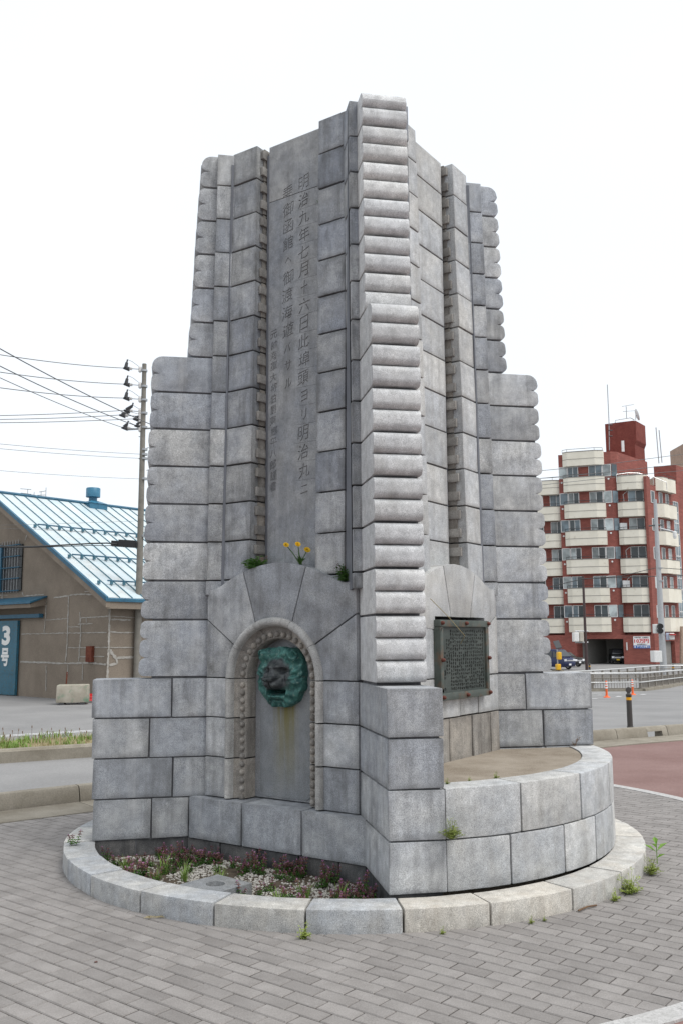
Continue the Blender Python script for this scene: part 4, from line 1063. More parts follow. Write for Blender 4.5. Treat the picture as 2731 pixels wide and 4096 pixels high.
# concrete counterweight, shovel blade, antenna block far behind
blk = gnd(285, 2820, -.14); wc = rough('concrete_mossy', (0.30,0.27,0.22), (0.40,0.37,0.31), 4, (0.16,0.24,0.17), 3.5, 0, .9, .15, .004)
Mk = Matrix.Translation((blk.x-.05, blk.y+.35, -.14)) @ Matrix.Rotation(R(12),4,'Z') @ Matrix.Scale(.92,4)
m = MB(); m.loft([Mk @ Vector(p) for p in ((-.47,-.33,.06),(.47,-.33,.06),(.47,.33,.06),(-.47,.33,.06))], [Mk @ Vector(p) for p in ((-.46,-.32,.58),(.46,-.32,.58),(.46,.32,.58),(-.46,.32,.58))])
cb_ = m.build('concrete_block', wc, bevel=.03, sm=40); tag(cb_, 'stained concrete counterweight block on timber skids before the warehouse', 'concrete block')
for x in (-.3,.3): MB().box((x-.07,-.38,0),(x+.07,.36,.062), Mk).build('skid', M_dark, cb_)
pst = gnd(242, 2745, .0); MB().tube([Mk @ Vector((-.24,.30,.5)), Mk @ Vector((-.22,.30,.95))], .02, 6).build('lifting_post', M_rust, cb_)
M_redp = plain('red_plastic', (0.45,0.02,0.02), .35)
sp = gnd(358, 2812, -.14); m = MB(); Ms = Matrix.Translation((sp.x+.05, sp.y+.25, -.14)) @ Matrix.Rotation(R(25),4,'Z')
m.loft([Ms @ Vector(p) for p in ((-.30,0,.08),(.05,-.12,.02),(.40,-.05,.04),(.40,.12,.06),(-.1,.18,.10))], [Ms @ Vector(p) for p in ((-.22,.02,.24),(.05,-.06,.10),(.36,0,.10),(.36,.12,.20),(-.1,.14,.25))])
sh_ = m.build('snow_scoop', M_redp, bevel=.01); tag(sh_, 'red plastic scoop lying behind the concrete block', 'scoop')
fb = empty('far_building', at(160, 2060, 95)); fb.location.z = -.2
M_far = rough('far_render', (0.45,0.42,0.36), (0.52,0.49,0.43), 2, None, 10)
tag(fb, 'distant cream rooftop with aerials peeping above the blue roof', 'building')
def fa(cx, cy, D=95): p = at(cx*CLs, 1950+cy*CLs, D); return p - fb.location
a, b = fa(215, 100), fa(490, 128)
MB().box((a.x,0,-.1),(b.x,8,a.z)).build('wall', M_far, fb)
for pts in ([(285,20),(283,100)],[(210,12),(320,20)],[(420,45),(418,118)],[(400,45),(470,34)],[(380,78),(470,75)],[(470,0),(466,125)],[(215,55),(320,68),(318,98)],[(215,55),(212,100)],[(235,85),(232,102)],[(262,88),(262,102)],[(350,45),(345,105)],[(320,72),(360,76)]):
    MB().tube([fa(*p) for p in pts], .035, 4).build('aerial', M_steel, fb)

# ------------------------------------------------------------------ right: railings, posts, vehicles
cs = 401/1521
def q2(cx, cy): return 2330+cx*cs, 2640+cy*cs
def gslope(cx, cy, dz=0, conv=q2):
    px, py = conv(cx, cy); z = -.5
    for _ in range(60): p = gnd(px, py, z+dz); z = .6*z + .4*hgt(p.x, p.y)
    return Vector((p.x, p.y, z))
M_rail = plain('rail_aluminium', (0.62,0.62,0.61), .35, .6); M_post = plain('rail_post_taupe', (0.20,0.18,0.155), .55)
def railing(name, pts, label, H=.88, mid=True, bal=.14):
    root = empty(name, pts[0]); tag(root, label, 'railing', 'underpass railings'); o = pts[0]
    P = [p - o for p in pts]
    MB().tube([p+Vector((0,0,H)) for p in P], .05, 8).build('handrail', M_rail, root, sm=60)
    if mid: MB().tube([p+Vector((0,0,H*.50))+Vector((0,-.10,0)) for p in P], .032, 8).build('lower_rail', M_rail, root, sm=60)
    for a, b in zip(P, P[1:]):
        L = (b-a).length; n = max(1, round(L/2.2)); d = (b-a).normalized(); ang = math.atan2(d.y, d.x)
        for i in range(n+1):
            if i == n and b is not P[-1]: continue
            p = a.lerp(b, i/n); MB().box((-.09,-.05,-.05),(.09,.05,H-.04), Matrix.Translation(p) @ Matrix.Rotation(ang,4,'Z')).build('post', M_post, root)
        for z in (.14, H*.74):
            MB().tube([a+Vector((0,0,z)), b+Vector((0,0,z))], .022, 4).build('crossbar', M_post, root)
        bb = MB(); k = 0
        while k*bal < L:
            p = a.lerp(b, k*bal/L); bb.tube([p+Vector((0,0,.14)), p+Vector((0,0,H*.74))], .012, 4, cap=False); k += 1
        x = bb.build('balusters', M_post, root); x['kind'] = 'stuff'
    return root
c0 = gslope(885, 465); l0 = gslope(125, 470)
c0 = Vector((15.0,46.5,hgt(15,46.5))); l0 = Vector((7.5,46.2,hgt(7.5,46.2)))
r0 = Vector((21.9,59.2,hgt(21.9,59.2))); r1 = Vector((27.5,66.0,hgt(27.5,66)))
railing('underpass_railing', [l0, c0, r0, r1], 'front aluminium railing of the underpass bending round its corner')
b0 = gslope(0,165,.88); b1 = gslope(1140,85,.88); b2_ = gslope(1521,95,.88)
bk = [Vector((11.5,51.5,hgt(11.5,51.5))), Vector((14.96,57.3,hgt(15,57.3))), Vector((19.4,64.7,hgt(19.4,64.7))), Vector((25.0,73.2,-1.6)), Vector((31.0,73.2,-1.6))]
railing('underpass_railing', bk, 'rear aluminium railing of the underpass running back to the apartment block', mid=False)
# raised kerb under the railing
m = MB(); pp = [l0, c0, r0, r1]
for a, b in zip(pp, pp[1:]):
    d = (b-a).normalized(); n = Vector((-d.y,d.x,0))
    m.loft([a-n*.25+Vector((0,0,-.2)), b-n*.25+Vector((0,0,-.2)), b+n*.2+Vector((0,0,-.2)), a+n*.2+Vector((0,0,-.2))], [a-n*.22+Vector((0,0,.12)), b-n*.22+Vector((0,0,.12)), b+n*.2+Vector((0,0,.12)), a+n*.2+Vector((0,0,.12))])
kb = m.build('underpass_kerb', M_conc, fix=True); tag(kb, 'low concrete kerb under the front underpass railing', 'kerb')
M_orange = plain('orange_plastic', (0.75,0.13,0.03), .45); M_refl = plain('reflective_white', (0.8,0.8,0.8), .4)
def delineator(p, label):
    root = empty('lane_delineator', p); tag(root, label, 'delineator', 'orange lane delineators')
    MB().lathe([(.14,0),(.13,.03),(.06,.06),(.05,.10)], n=14).build('foot', M_orange, root, sm=40)
    MB().lathe([(.044,.10),(.042,.60),(.036,.65),(.02,.665)], n=12).build('tube', M_orange, root, sm=40)
    for z in (.36,.46,.56): MB().lathe([(.046,z),(.046,z+.055)], n=12).build('reflector', M_refl, root, sm=40)
p = gslope(360,570); delineator(p, 'left orange flexible post with white bands on the road')
p = gslope(755,530); delineator(p, 'orange flexible post with white bands partly behind the dark bollard')
M_boll = plain('bollard_brown', (0.055,0.05,0.047), .45)
M_amber = plain('amber_reflector', (0.75,0.36,0.01), .4)
bp_ = seg_at(0); best = None
bx_, by_ = q2(715, 1015); p = gnd(bx_, by_, .15)
root = empty('bollard', (p.x, p.y, .0)); tag(root, 'dark brown bollard with flat disc top and amber band beside the kerb', 'bollard'); root.location.z = .13
kq = p.y*1.0/16.0
MB().lathe([(.052,0),(.052,.03),(.046,.035),(.044,.46)], n=16).build('post', M_boll, root, sm=40)
MB().lathe([(.045,.46),(.045,.505)], n=16).build('amber_band', M_amber, root, sm=40)
MB().lathe([(.044,.505),(.044,.515),(.048,.52),(.048,.555),(.03,.565),(.026,.58)], n=16).build('cap', M_boll, root, sm=40)
MB().lathe([(.02,-.016),(.046,-.014),(.050,0),(.046,.014),(.02,.016)], n=18, M=Matrix.Translation((0,0,.625)) @ Matrix.Rotation(math.pi/2,4,'X')).build('disc', M_boll, root, sm=40)
cr2 = 581/1568
def q3(cx, cy): return 2150+cx*cr2, 2150+cy*cr2
def ga(cx, cy, z=-1.6): return gnd(*q3(cx, cy), z)
for (cx, cy, h, lab) in ((557,1428,.62,'small dark bollard at the garage forecourt'),(1460,1445,.6,'small dark bollard seen through the rear railing')):
    p = ga(cx, cy); root = empty('bollard', p); tag(root, lab, 'bollard', 'distant bollards')
    MB().lathe([(.10,0),(.10,.42),(.05,.45),(.10,.50),(.10,.60),(.04,.65)], n=10).build('post', M_boll, root, sm=40); MB().lathe([(.105,.3),(.105,.38)], n=10).build('amber_band', M_amber, root)
# street poles
M_brown = plain('pole_brown', (0.055,0.035,0.034), .45); M_galv = plain('pole_galvanised', (0.40,0.41,0.42), .45, .3)
def pole_at(name, cxb, cyb, cxt, cyt, r0_, r1_, mat, label, conv=q3, z=-1.6):
    b = gnd(*conv(cxb, cyb), z); tpt = at(*conv(cxt, cyt), b.y); root = MB().tube([(0,0,0), (0,0,tpt.z-z)], r0_, 12, r2=r1_).build(name, mat, sm=60)
    root.location = b; tag(root, label, 'pole'); return root, b
def rel(cx, cy, b, conv=q3, dy=0): return at(*conv(cx, cy), b.y+dy) - b
bp1, b = pole_at('sign_pole', 527, 1432, 495, 418, .15, .11, M_brown, 'slim dark brown pole carrying control cabinets before the red building')
for x0, x1, y0, y1 in ((378,432,1025,1125),(440,482,1018,1125)):
    a, c = rel(x0,y1,b), rel(x1,y0,b); MB().box((a.x,-.4,a.z),(c.x,.4,c.z)).build('cabinet', M_whitep if x0 < 400 else M_far, bp1, bevel=.08)
for y in (1012, 1132): MB().tube([rel(400,y,b), rel(540,y,b)], .08, 6).build('bracket', M_galv, bp1)
sp1, b = pole_at('signal_pole', 1358, 1480, 1262, 1290-1700, .30, .15, M_galv, 'grey steel traffic signal pole at the right edge', z=-1.6)
def q4(cx, cy): return 2150+cx*cr2, 1520+cy*cr2
tpt = at(*q4(1262,1290), b.y)
me = MB().tube([(0,0,0), (tpt.x-b.x, 0, tpt.z-b.z)], .30, 12, r2=.14).mesh('signal_pole'); smooth(me, 60); me.materials.append(M_galv); sp1.data = me
def box_at(x0, x1, y0, y1, depth, name, mat, parent, conv=q3, bev=.05, dy=0):
    a, c = rel(x0,y1,b,conv,dy), rel(x1,y0,b,conv,dy); return MB().box((a.x,-depth+dy,a.z),(c.x,depth+dy,c.z)).build(name, mat, parent, bevel=bev)
sg_ = box_at(1252,1330,935,1035,.35,'signal_head', M_whitep, sp1, dy=-.5)
for y in (958, 1008): MB().tube([rel(1312,y,b,dy=-.6), rel(1325,y,b,dy=-1.7)], .26, 10, r2=.22).build('hood', M_black, sg_)
box_at(1235,1315,1222,1345,.5,'control_box', M_whitep, sp1, dy=-.8)
MB().tube([rel(1310,1600,b,q4), rel(1470,1640,b,q4), rel(1478,1660,b,q4)], .07, 8).build('camera_arm', M_galv, sp1)
MB().lathe([(.1,-.42),(.17,-.2),(.17,.15),(.1,.2)], center=rel(1475,1660,b,q4), n=10).build('camera_dome', M_whitep, sp1)
MB().tube([rel(1195,1575,b,q4), rel(1340,1562,b,q4)], .07, 5).build('crossarm', M_dark, sp1)
for y in (330,470,1050,1325): MB().lathe([(.26,-.05),(.26,.05)], center=rel(1296+(y/1050)*44,y,b), n=12).build('pole_band', M_steel, sp1)
box_at(1382,1412,1030,1108,.06,'crossing_sign', plain('sign_blue_white',(0.45,0.50,0.62),.5), sp1)
sg2 = box_at(1412,1458,1030,1102,.3,'pedestrian_signal', M_whitep, sp1)
MB().lathe([(.0,-.05),(.28,-.05),(.28,.05),(0,.05)], center=rel(1434,1048,b)+Vector((0,-.35,0)), n=12, M=None).build('red_lamp', M_redp, sg2)
# yellow pedestrian call post with solar panel
M_yel = plain('yellow_paint', (0.75,0.42,0.02), .45)
p = ga(215,1440); b = p; root = empty('call_post', p); tag(root, 'yellow signal box on a slim post with solar panel before the van', 'signal post')
MB().tube([(0,0,0),rel(205,1180,b)], .06, 8).build('post', M_galv, root)
for (x0,x1,y0,y1) in ((208,245,1235,1318),(196,238,1365,1430)): box_at(x0,x1,y0,y1,.4,'signal_box', M_yel, root, bev=.1, dy=-.3)
a = rel(180,1172,b); c = rel(240,1160,b); MB().loft([a+Vector((0,-.6,-.3)), c+Vector((0,-.6,-.3)), c+Vector((0,.6,.35)), a+Vector((0,.6,.35))],[a+Vector((0,-.6,-.2)), c+Vector((0,-.6,-.2)), c+Vector((0,.6,.45)), a+Vector((0,.6,.45))]).build('solar_panel', M_dark, root, fix=True)
box_at(160,268,1428,1450,.5,'footing', M_conc, root, bev=.05)
# red and yellow marker post, snow scoop at the gate
p = ga(1080,1368); b = p; root = empty('marker_post', p); tag(root, 'red tipped yellow marker post on a black foot before the brick wall', 'marker post')
MB().lathe([(.26,0),(.26,.06),(.1,.1)], n=12).build('foot', M_black, root); MB().tube([(0,0,.05),rel(1080,1300,b)], .09, 8).build('post', M_yel, root); MB().tube([rel(1080,1312,b),rel(1079,1268,b)], .11, 8).build('tip', M_redp, root); box_at(1073,1087,1285,1318,.12,'plate', M_refl, root)
p = ga(1425,1350); b = p; root = empty('snow_scoop', p); tag(root, 'red snow scoop with bent handle leaning at the archway', 'scoop')
m = MB(); A = [rel(1398,1345,b), rel(1452,1345,b), rel(1455,1300,b), rel(1408,1296,b)]; m.loft(A, [q+Vector((0,.3,0)) for q in A]); m.build('blade', M_redp, root, fix=True)
MB().tube([rel(1408,1296,b), rel(1405,1238,b), rel(1452,1236,b), rel(1455,1300,b)], .06, 6).build('handle', M_dark, root)
# vehicles
M_navy, M_carblk = plain('car_paint_navy', (0.012,0.02,0.075), .18, .2, .6, .03), plain('car_paint_black', (0.015,0.016,0.018), .2, .2, .6, .03)
M_glass = plain('car_glass', (0.03,0.035,0.04), .08, 0, .7, .1); M_tyre = plain('tyre', (0.02,0.02,0.02), .8); M_rim = plain('wheel_rim', (0.55,0.55,0.56), .35, .7); M_lamp = plain('headlamp', (0.75,0.76,0.78), .12)
M_plate, M_plate2 = plain('plate_white', (0.8,0.8,0.8), .5), plain('plate_yellow', (0.75,0.5,0.02), .5)
def car(name, loc, rz, paint, side, width, hood_z, wheels, wr, label, plate, glass_poly, lamp_z):
    """side: outline (x forward, z) of the body; nose at +x"""
    root = empty(name, loc, rz); tag(root, label, 'vehicle')
    hw = width/2
    def sec(k): return [Vector((x, y, z)) for (x, z), y in zip(side, [k*(hw - (.16*max(0, (z-hood_z))/.9))*1.0 for x, z in side])]
    m = MB(); m.loft(sec(-1), sec(1)); m.build('body', paint, root, bevel=.05, sm=50)
    for wx in wheels:
        for sy in (-1, 1):
            Mx = Matrix.Translation((wx, sy*(hw-.10), wr)) @ Matrix.Rotation(math.pi/2,4,'X')
            w = MB().lathe([(wr*.6,-.11),(wr*.96,-.11),(wr,-.07),(wr,.07),(wr*.96,.11),(wr*.6,.11)], n=18, M=Mx).build('wheel', M_tyre, root, sm=40, fix=True)
            MB().lathe([(.05,-.115),(wr*.62,-.113),(wr*.62,.113),(.05,.115)], n=14, M=Mx).build('rim', M_rim, w, fix=True)
    for sy in (-1, 1):
        for poly in glass_poly:
            def yy(z): return sy*(hw - .16*max(0,(z-hood_z))/.9)
            A = [Vector((x, yy(z)+sy*.012, z)) for x, z in poly]; B = [p - Vector((0, sy*.03, 0)) for p in A]
            MB().loft(A, B).build('side_window', M_glass, root, fix=True)
        nx = max(x for x, z in side); MB().box((nx-.12, sy*hw*.55-.0 if sy > 0 else -hw*.96, lamp_z-.10),(nx+.012, hw*.96 if sy > 0 else -hw*.55, lamp_z+.10)).build('headlamp', M_lamp, root, bevel=.02)
    nx = max(x for x, z in side); MB().box((nx-.02,-.17,.42),(nx+.02,.17,.58)).build('number_plate', plate, root)
    MB().box((nx-.1,-hw*.5,lamp_z-.09),(nx+.008,hw*.5,lamp_z+.02)).build('grille', M_rim, root)
    return root
van_side = [(-2.35,.30),(2.30,.30),(2.38,.55),(2.36,.95),(2.22,1.12),(1.95,1.22),(1.30,1.90),(1.05,1.97),(-2.1,1.97),(-2.33,1.85),(-2.38,1.0)]
p = ga(235,1425); VP_ = Vector((p.x, p.y, -1.6))
vr_ = R(-52)
van = car('parked_van', (VP_.x-.6, VP_.y+1.2, -1.6), vr_, M_navy, van_side, 1.75, 1.1, (1.55,-1.25), .33, 'dark blue panel van parked beyond the right stone fin', M_plate, [[(.95,1.18),(1.62,1.22),(1.15,1.75),(.95,1.78)],[(.85,1.18),(-.3,1.18),(-.3,1.78),(.85,1.78)],[(-.42,1.18),(-2.1,1.18),(-2.1,1.78),(-.42,1.78)]], .92)
w_ = [Vector((1.93,-.70,1.25)),Vector((1.93,.70,1.25)),Vector((1.34,.62,1.86)),Vector((1.34,-.62,1.86))]; MB().loft(w_, [q+Vector((.03,0,.03)) for q in w_]).build('windscreen', M_glass, van, fix=True)
car_side = [(-1.95,.28),(1.95,.28),(2.02,.5),(1.98,.85),(1.75,.98),(.95,1.10),(.35,1.52),(-.9,1.58),(-1.6,1.45),(-1.98,1.05)]
p = ga(385,1400)
cr_ = car('parked_car', (p.x-.5, p.y+2.0, -1.6), R(-50), M_carblk, car_side, 1.7, 1.0, (1.25,-1.2), .32, 'black compact car half hidden behind the blue van', M_plate, [[(.85,1.08),(.2,1.08),(.2,1.45),(.38,1.45)],[(.1,1.08),(-.75,1.08),(-.75,1.5),(.1,1.48)],[(-.85,1.08),(-1.6,1.1),(-1.45,1.38),(-.85,1.5)]], .72)
w_ = [Vector((.93,-.66,1.13)),Vector((.93,.66,1.13)),Vector((.40,.58,1.50)),Vector((.40,-.58,1.50))]; MB().loft(w_, [q+Vector((.03,0,.03)) for q in w_]).build('windscreen', M_glass, cr_, fix=True)
p = ga(868,1335)
kei_side = [(-1.6,.28),(1.62,.28),(1.68,.5),(1.66,.95),(1.45,1.08),(1.15,1.65),(.9,1.75),(-1.45,1.75),(-1.62,1.6),(-1.68,.9)]
# ------------------------------------------------------------------ apartment block
M_brick, nt, b_ = newmat('brick_red'); v_ = coords(nt)
uvx = N(nt, 'ShaderNodeMapping'); uvx.inputs['Rotation'].default_value = (0, 0, R(19.5)); nt.links.new(v_, uvx.inputs[0])
sx_ = N(nt, 'ShaderNodeSeparateXYZ'); nt.links.new(uvx.outputs[0], sx_.inputs[0]); cx_ = N(nt, 'ShaderNodeCombineXYZ'); nt.links.new(sx_.outputs[0], cx_.inputs[0]); nt.links.new(sx_.outputs[2], cx_.inputs[1])
bt = N(nt, 'ShaderNodeTexBrick'); nt.links.new(cx_.outputs[0], bt.inputs[0]); bt.inputs['Scale'].default_value = 1.0; bt.inputs['Brick Width'].default_value = .34; bt.inputs['Row Height'].default_value = .13; bt.inputs['Mortar Size'].default_value = .012
bt.inputs['Color1'].default_value = (.215,.060,.045,1); bt.inputs['Color2'].default_value = (.285,.085,.064,1); bt.inputs['Mortar'].default_value = (.15,.05,.04,1)
cb = mixc(nt, 1.0, bt.outputs[0], ramp(nt, noise_n(nt, v_, .6, 4), .3, .7, .85, 1.15), 'MULTIPLY'); nt.links.new(cb, b_.inputs['Base Color']); b_.inputs['Roughness'].default_value = .8
M_cream = rough('balcony_cream', (0.67,0.63,0.535), (0.74,0.70,0.605), 1.0, (0.38,0.31,0.22), 1.8, 11, .8, .2)
for n_ in M_cream.node_tree.nodes:
    if n_.type == 'MAP_RANGE' and abs(n_.inputs[1].default_value-.5) < 1e-6: n_.inputs[1].default_value = .64; n_.inputs[2].default_value = .85
M_coping = plain('balcony_coping', (0.20,0.185,0.17), .7); M_tower = rough('tower_red', (0.16,0.042,0.034), (0.20,0.058,0.045), 1, None, 6)
M_frame = plain('window_frame', (0.66,0.66,0.65), .4); M_gar = plain('garage_interior', (0.30,0.29,0.27), .9, 0, .1)
def glassy(name, c): 
    m, nt, b = newmat(name); v = coords(nt, 40.0)
    cc = mixc(nt, ramp(nt, noise_n(nt, v, .9, 2), .4, .6), c, tuple(x*.55 for x in c)); cc = mixc(nt, 1.0, cc, objrand(nt, .6, 1.5), 'MULTIPLY')
    nt.links.new(cc, b.inputs['Base Color']); b.inputs['Roughness'].default_value = .12; b.inputs['Specular IOR Level'].default_value = .6; return m
M_pane = [glassy('pane_dark', (0.045,0.06,0.065)), glassy('pane_blue', (0.16,0.21,0.24)), glassy('pane_curtain', (0.36,0.40,0.40))]
AC = Vector((35.68,104.93)); aL = Vector((-.943,.334)); aR = Vector((.682,.731)); AZ = -1.6
apt = empty('apartment_building', (AC.x, AC.y, AZ)); tag(apt, 'seven storey red brick apartment block with cream balconies and rooftop stair tower', 'building')
def PA(a, bb, z): return Vector((aL.x*a + aR.x*bb, aL.y*a + aR.y*bb, z-AZ))
def prism(name, plan, z0, z1, mat, parent=apt): return MB().loft([PA(a,b2,z0) for a, b2 in plan], [PA(a,b2,z1) for a, b2 in plan]).build(name, mat, parent, fix=True)
TOPS = [3.79,7.20,10.60,13.97,17.26,20.46,23.57]; BH = 1.68
F1 = TOPS[0]-BH-.35        # top of the ground floor
# upper walls
prism('wall', [(.0,1.0),(3.6,1.0),(3.6,9.4),(0,9.4)], F1, 19.3, M_brick)
prism('wall', [(3.45,.62),(3.95,.15),(10.05,.15),(10.05,9.4),(3.62,9.4)], F1, 23.45, M_brick)
prism('wall', [(10.06,1.2),(22,1.2),(22,9),(10.06,9)], F1, 19.3, M_brick)
prism('corner_pier', [(.0,0),(.30,0),(.30,.995),(.0,.995)], F1, 20.2, M_brick)
# ground floor with garage
prism('wall', [(0,0.05),(3.45,0.05),(3.45,1.5),(0,1.5)], AZ, F1, M_brick); prism('wall', [(8.73,0.05),(22,0.05),(22,1.5),(8.73,1.5)], AZ, F1, M_brick)
prism('lintel', [(3.452,0.05),(8.728,0.05),(8.728,1.5),(3.452,1.5)], 1.30, F1, M_brick)
prism('garage_wall', [(2.5,7.5),(9.5,7.5),(9.5,7.7),(2.5,7.7)], AZ, F1, M_gar); prism('garage_wall', [(8.74,1.52),(9.2,1.52),(9.2,7.48),(8.74,7.48)], AZ, F1, M_gar); prism('garage_wall', [(3.0,1.52),(3.44,1.52),(3.44,7.48),(3.0,7.48)], AZ, F1, M_gar)
prism('garage_ceiling', [(3.0,1.52),(9.2,1.52),(9.2,7.7),(3.0,7.7)], F1-.25, F1-.02, M_gar)
for a0, a1 in ((5.9,6.5),(4.2,5.1)): prism('garage_door', [(a0,7.40),(a1,7.40),(a1,7.48),(a0,7.48)], AZ, .45, M_dark)
prism('wall', [(-.0,1.505),(.4,1.505),(.4,9.4),(0,9.4)], 1.0, F1, M_brick)
prism('wall', [(-.0,5.5),(.4,5.5),(.4,9.4),(0,9.4)], AZ, 1.0, M_brick); prism('wall', [(.0,1.505),(.4,1.505),(.4,1.9),(0,1.9)], AZ, 1.0, M_brick)
prism('gate_panel', [(.45,1.9),(.55,1.9),(.55,5.5),(.45,5.5)], AZ, 1.0, M_gar)
def balcony(a0, a1, bw, bo, zt, ch=.75, bt=BH, mat=M_cream):
    plan = [(a0,bw),(a0,bo+ch*.55),(a0+ch,bo),(a1-ch,bo),(a1,bo+ch*.55),(a1,bw)]
    bal = prism('balcony', plan, zt-bt, zt, mat)
    MB().loft([PA(a,b2-.03,zt+.005) for a, b2 in plan], [PA(a,b2-.03,zt+.09) for a, b2 in plan]).build('coping', M_coping, bal, fix=True)
    ln = [PA(a,b2-.012,zt-.86) for a, b2 in plan]; m = MB()
    for p, q in zip(ln, ln[1:]): m.tube([p, q], .025, 4)
    m.build('joint_line', M_coping, bal)
    m = MB(); up = [PA(a,b2,zt+.36) for a, b2 in plan[1:-1]]; m.tube(up, .028, 4)
    for p in up: m.tube([p, p-Vector((0,0,.3))], .022, 4)
    m.build('handrail', M_dark, bal); return bal
def window(a0, a1, bb, z0, z1, n, kinds, rdir=False):
    PP = (lambda a, o, z: PA(a, bb-o, z)) if not rdir else (lambda a, o, z: PA(bb-o, a, z))
    w = MB()
    def bar(x0, x1, y0, y1): A = [PP(x0,.0,y0), PP(x1,.0,y0), PP(x1,.0,y1), PP(x0,.0,y1)]; B = [PP(x0,.07,y0), PP(x1,.07,y0), PP(x1,.07,y1), PP(x0,.07,y1)]; w.loft(A, B)
    t = .055; bar(a0,a1,z0,z0+t); bar(a0,a1,z1-t,z1)
    for k in range(n+1): x = a0+(a1-a0)*k/n; bar(x-t/2,x+t/2,z0+t,z1-t)
    wo_ = w.build('window', M_frame, apt, fix=True)
    for k in range(n):
        x0, x1 = a0+(a1-a0)*k/n+t/2, a0+(a1-a0)*(k+1)/n-t/2
        A = [PP(x0,.005,z0+t), PP(x1,.005,z0+t), PP(x1,.005,z1-t), PP(x0,.005,z1-t)]; B = [PP(x0,.03,z0+t), PP(x1,.03,z0+t), PP(x1,.03,z1-t), PP(x0,.03,z1-t)]
        MB().loft(A, B).build('pane', M_pane[kinds[k % len(kinds)]], wo_, fix=True)
r = random.Random(8)
for i, zt in enumerate(TOPS):
    balcony(4.72, 9.42, .16, -.55, zt)
    if i < 6:
        balcony(.31, 3.44, 1.0, -.15, zt-.05); balcony(10.1, 14.5, 1.2, .15, zt-.1); balcony(14.7, 19.5, 1.2, .15, zt-.1)
        if i < 5 or True:
            z0, z1 = zt-.2, zt+1.45
            kk = lambda: [r.choice((0,0,1)), r.choice((0,1,2))]
            if i < 6:
                window(9.06, 9.98, .15, zt+.02, z1, 1, [r.choice((1,2))]); window(7.78, 8.96, .15, z0, z1, 2, kk()); window(5.0, 6.5, .15, z0, z1, 2, kk()); window(3.98, 4.9, .15, zt+.02, z1, 1, [r.choice((1,2,2))])
                A = [PA(3.50,.55,zt+.02), PA(3.90,.17,zt+.02), PA(3.90,.17,z1), PA(3.50,.55,z1)]; n_ = Vector((-.25,-1,0)).normalized()*.06
                MB().loft([p+Vector((.02,-.03,0)) for p in A], [p+n_ for p in A]).build('corner_pane', M_pane[1], apt, fix=True)
            if i < 5: window(.8, 2.5, 1.0, z0, z1, 2, kk()); window(10.2, 11.7, 1.2, z0, z1, 2, kk()); window(12.6, 14.0, 1.2, z0, z1, 2, kk())
        # right face
        plan = [(0,2.5),(-.7,2.9),(-.75,4.2),(-.55,4.7),(-.75,5.2),(-.7,6.5),(0,6.9)]
        bl = prism('balcony', plan, zt-BH, zt-.08, M_cream)
        MB().loft([PA(a-.02,b2,zt-.075) for a, b2 in plan], [PA(a-.02,b2,zt) for a, b2 in plan]).build('coping', M_coping, bl, fix=True)
        m = MB(); up = [PA(a,b2,zt+.28) for a, b2 in plan[1:-1]]; m.tube(up, .028, 4); m.build('handrail', M_dark, bl)
        if i < 5: window(1.0, 1.9, 0, zt-.1, zt+1.35, 1, [r.choice((0,2))], True); window(3.2, 4.1, 0, zt-.2, zt+1.4, 1, [0], True); window(5.1, 5.9, 0, zt-.2, zt+1.4, 1, [r.choice((0,2))], True)
for zt in TOPS[:6]:
    MB().lathe([(.11,-.02),(.11,.08)], n=10, M=Matrix.Translation(PA(4.3,.13,zt-.30)) @ Matrix.Rotation(math.pi/2,4,'X')).build('vent_cap', M_frame, apt)
    MB().lathe([(.11,-.02),(.11,.08)], n=10, M=Matrix.Translation(PA(9.75,.13,zt-.45)) @ Matrix.Rotation(math.pi/2,4,'X')).build('vent_cap', M_frame, apt)
for i in (1, 3): MB().box((-.4,-.3,0),(.4,.05,.75), Matrix.Translation(PA(3.1,.6,TOPS[i]+.1))).build('air_conditioner', M_frame, apt, bevel=.03)
for i in (1,2,4): MB().tube([PA(3.0,.98,TOPS[i]+.1), PA(3.05,.9,TOPS[i]+1.0), PA(2.6,.9,TOPS[i]+1.4)], .04, 5).build('drain_pipe', M_frame, apt)
# stair glass strip, stair block, roof tower
for k in range(12):
    z0 = 1.8 + k*1.35; window(7.15, 8.5, -.02, z0, z0+1.33, 2, [1,1], True)
prism('stair_block', [(-.01,8.7),(2.6,8.7),(2.6,13.5),(-.01,13.5)], AZ, 22.7, M_brick)
prism('stair_block', [(0,7.0),(3.6,9.42),(3.6,13.5),(2.61,13.5),(2.61,8.69),(0,8.69)], 19.0, 20.3, M_brick)
tw0 = at(*q4(735,485), 113) - Vector((AC.x,AC.y,AZ)); 
def twp(cx, cy, D): return at(*q4(cx, cy), D) - Vector((AC.x, AC.y, AZ))
fl_, fr_ = twp(727,600,114.4), twp(1040,600,112.5); rr_ = twp(1142,600,115.5); bl_ = fl_ + (rr_-fr_)
zt0, zt1 = 23.4-AZ, twp(1045,437,112.5).z
tw = MB().loft([Vector((p.x,p.y,zt0)) for p in (fl_,fr_,rr_,bl_)], [Vector((p.x,p.y,zt1)) for p in (fl_,fr_,rr_,bl_)]).build('roof_tower', M_tower, apt, fix=True)
f2, r2_ = twp(1045,600,112.4), twp(1146,600,115.6); zo0, zo1 = twp(1060,650,112.5).z, twp(1025,710,112.5).z
ov = [fr_.lerp(fl_,.02), rr_.lerp(bl_,.02)]; e = Vector((aR.y,-aR.x,0)).normalized()*.9
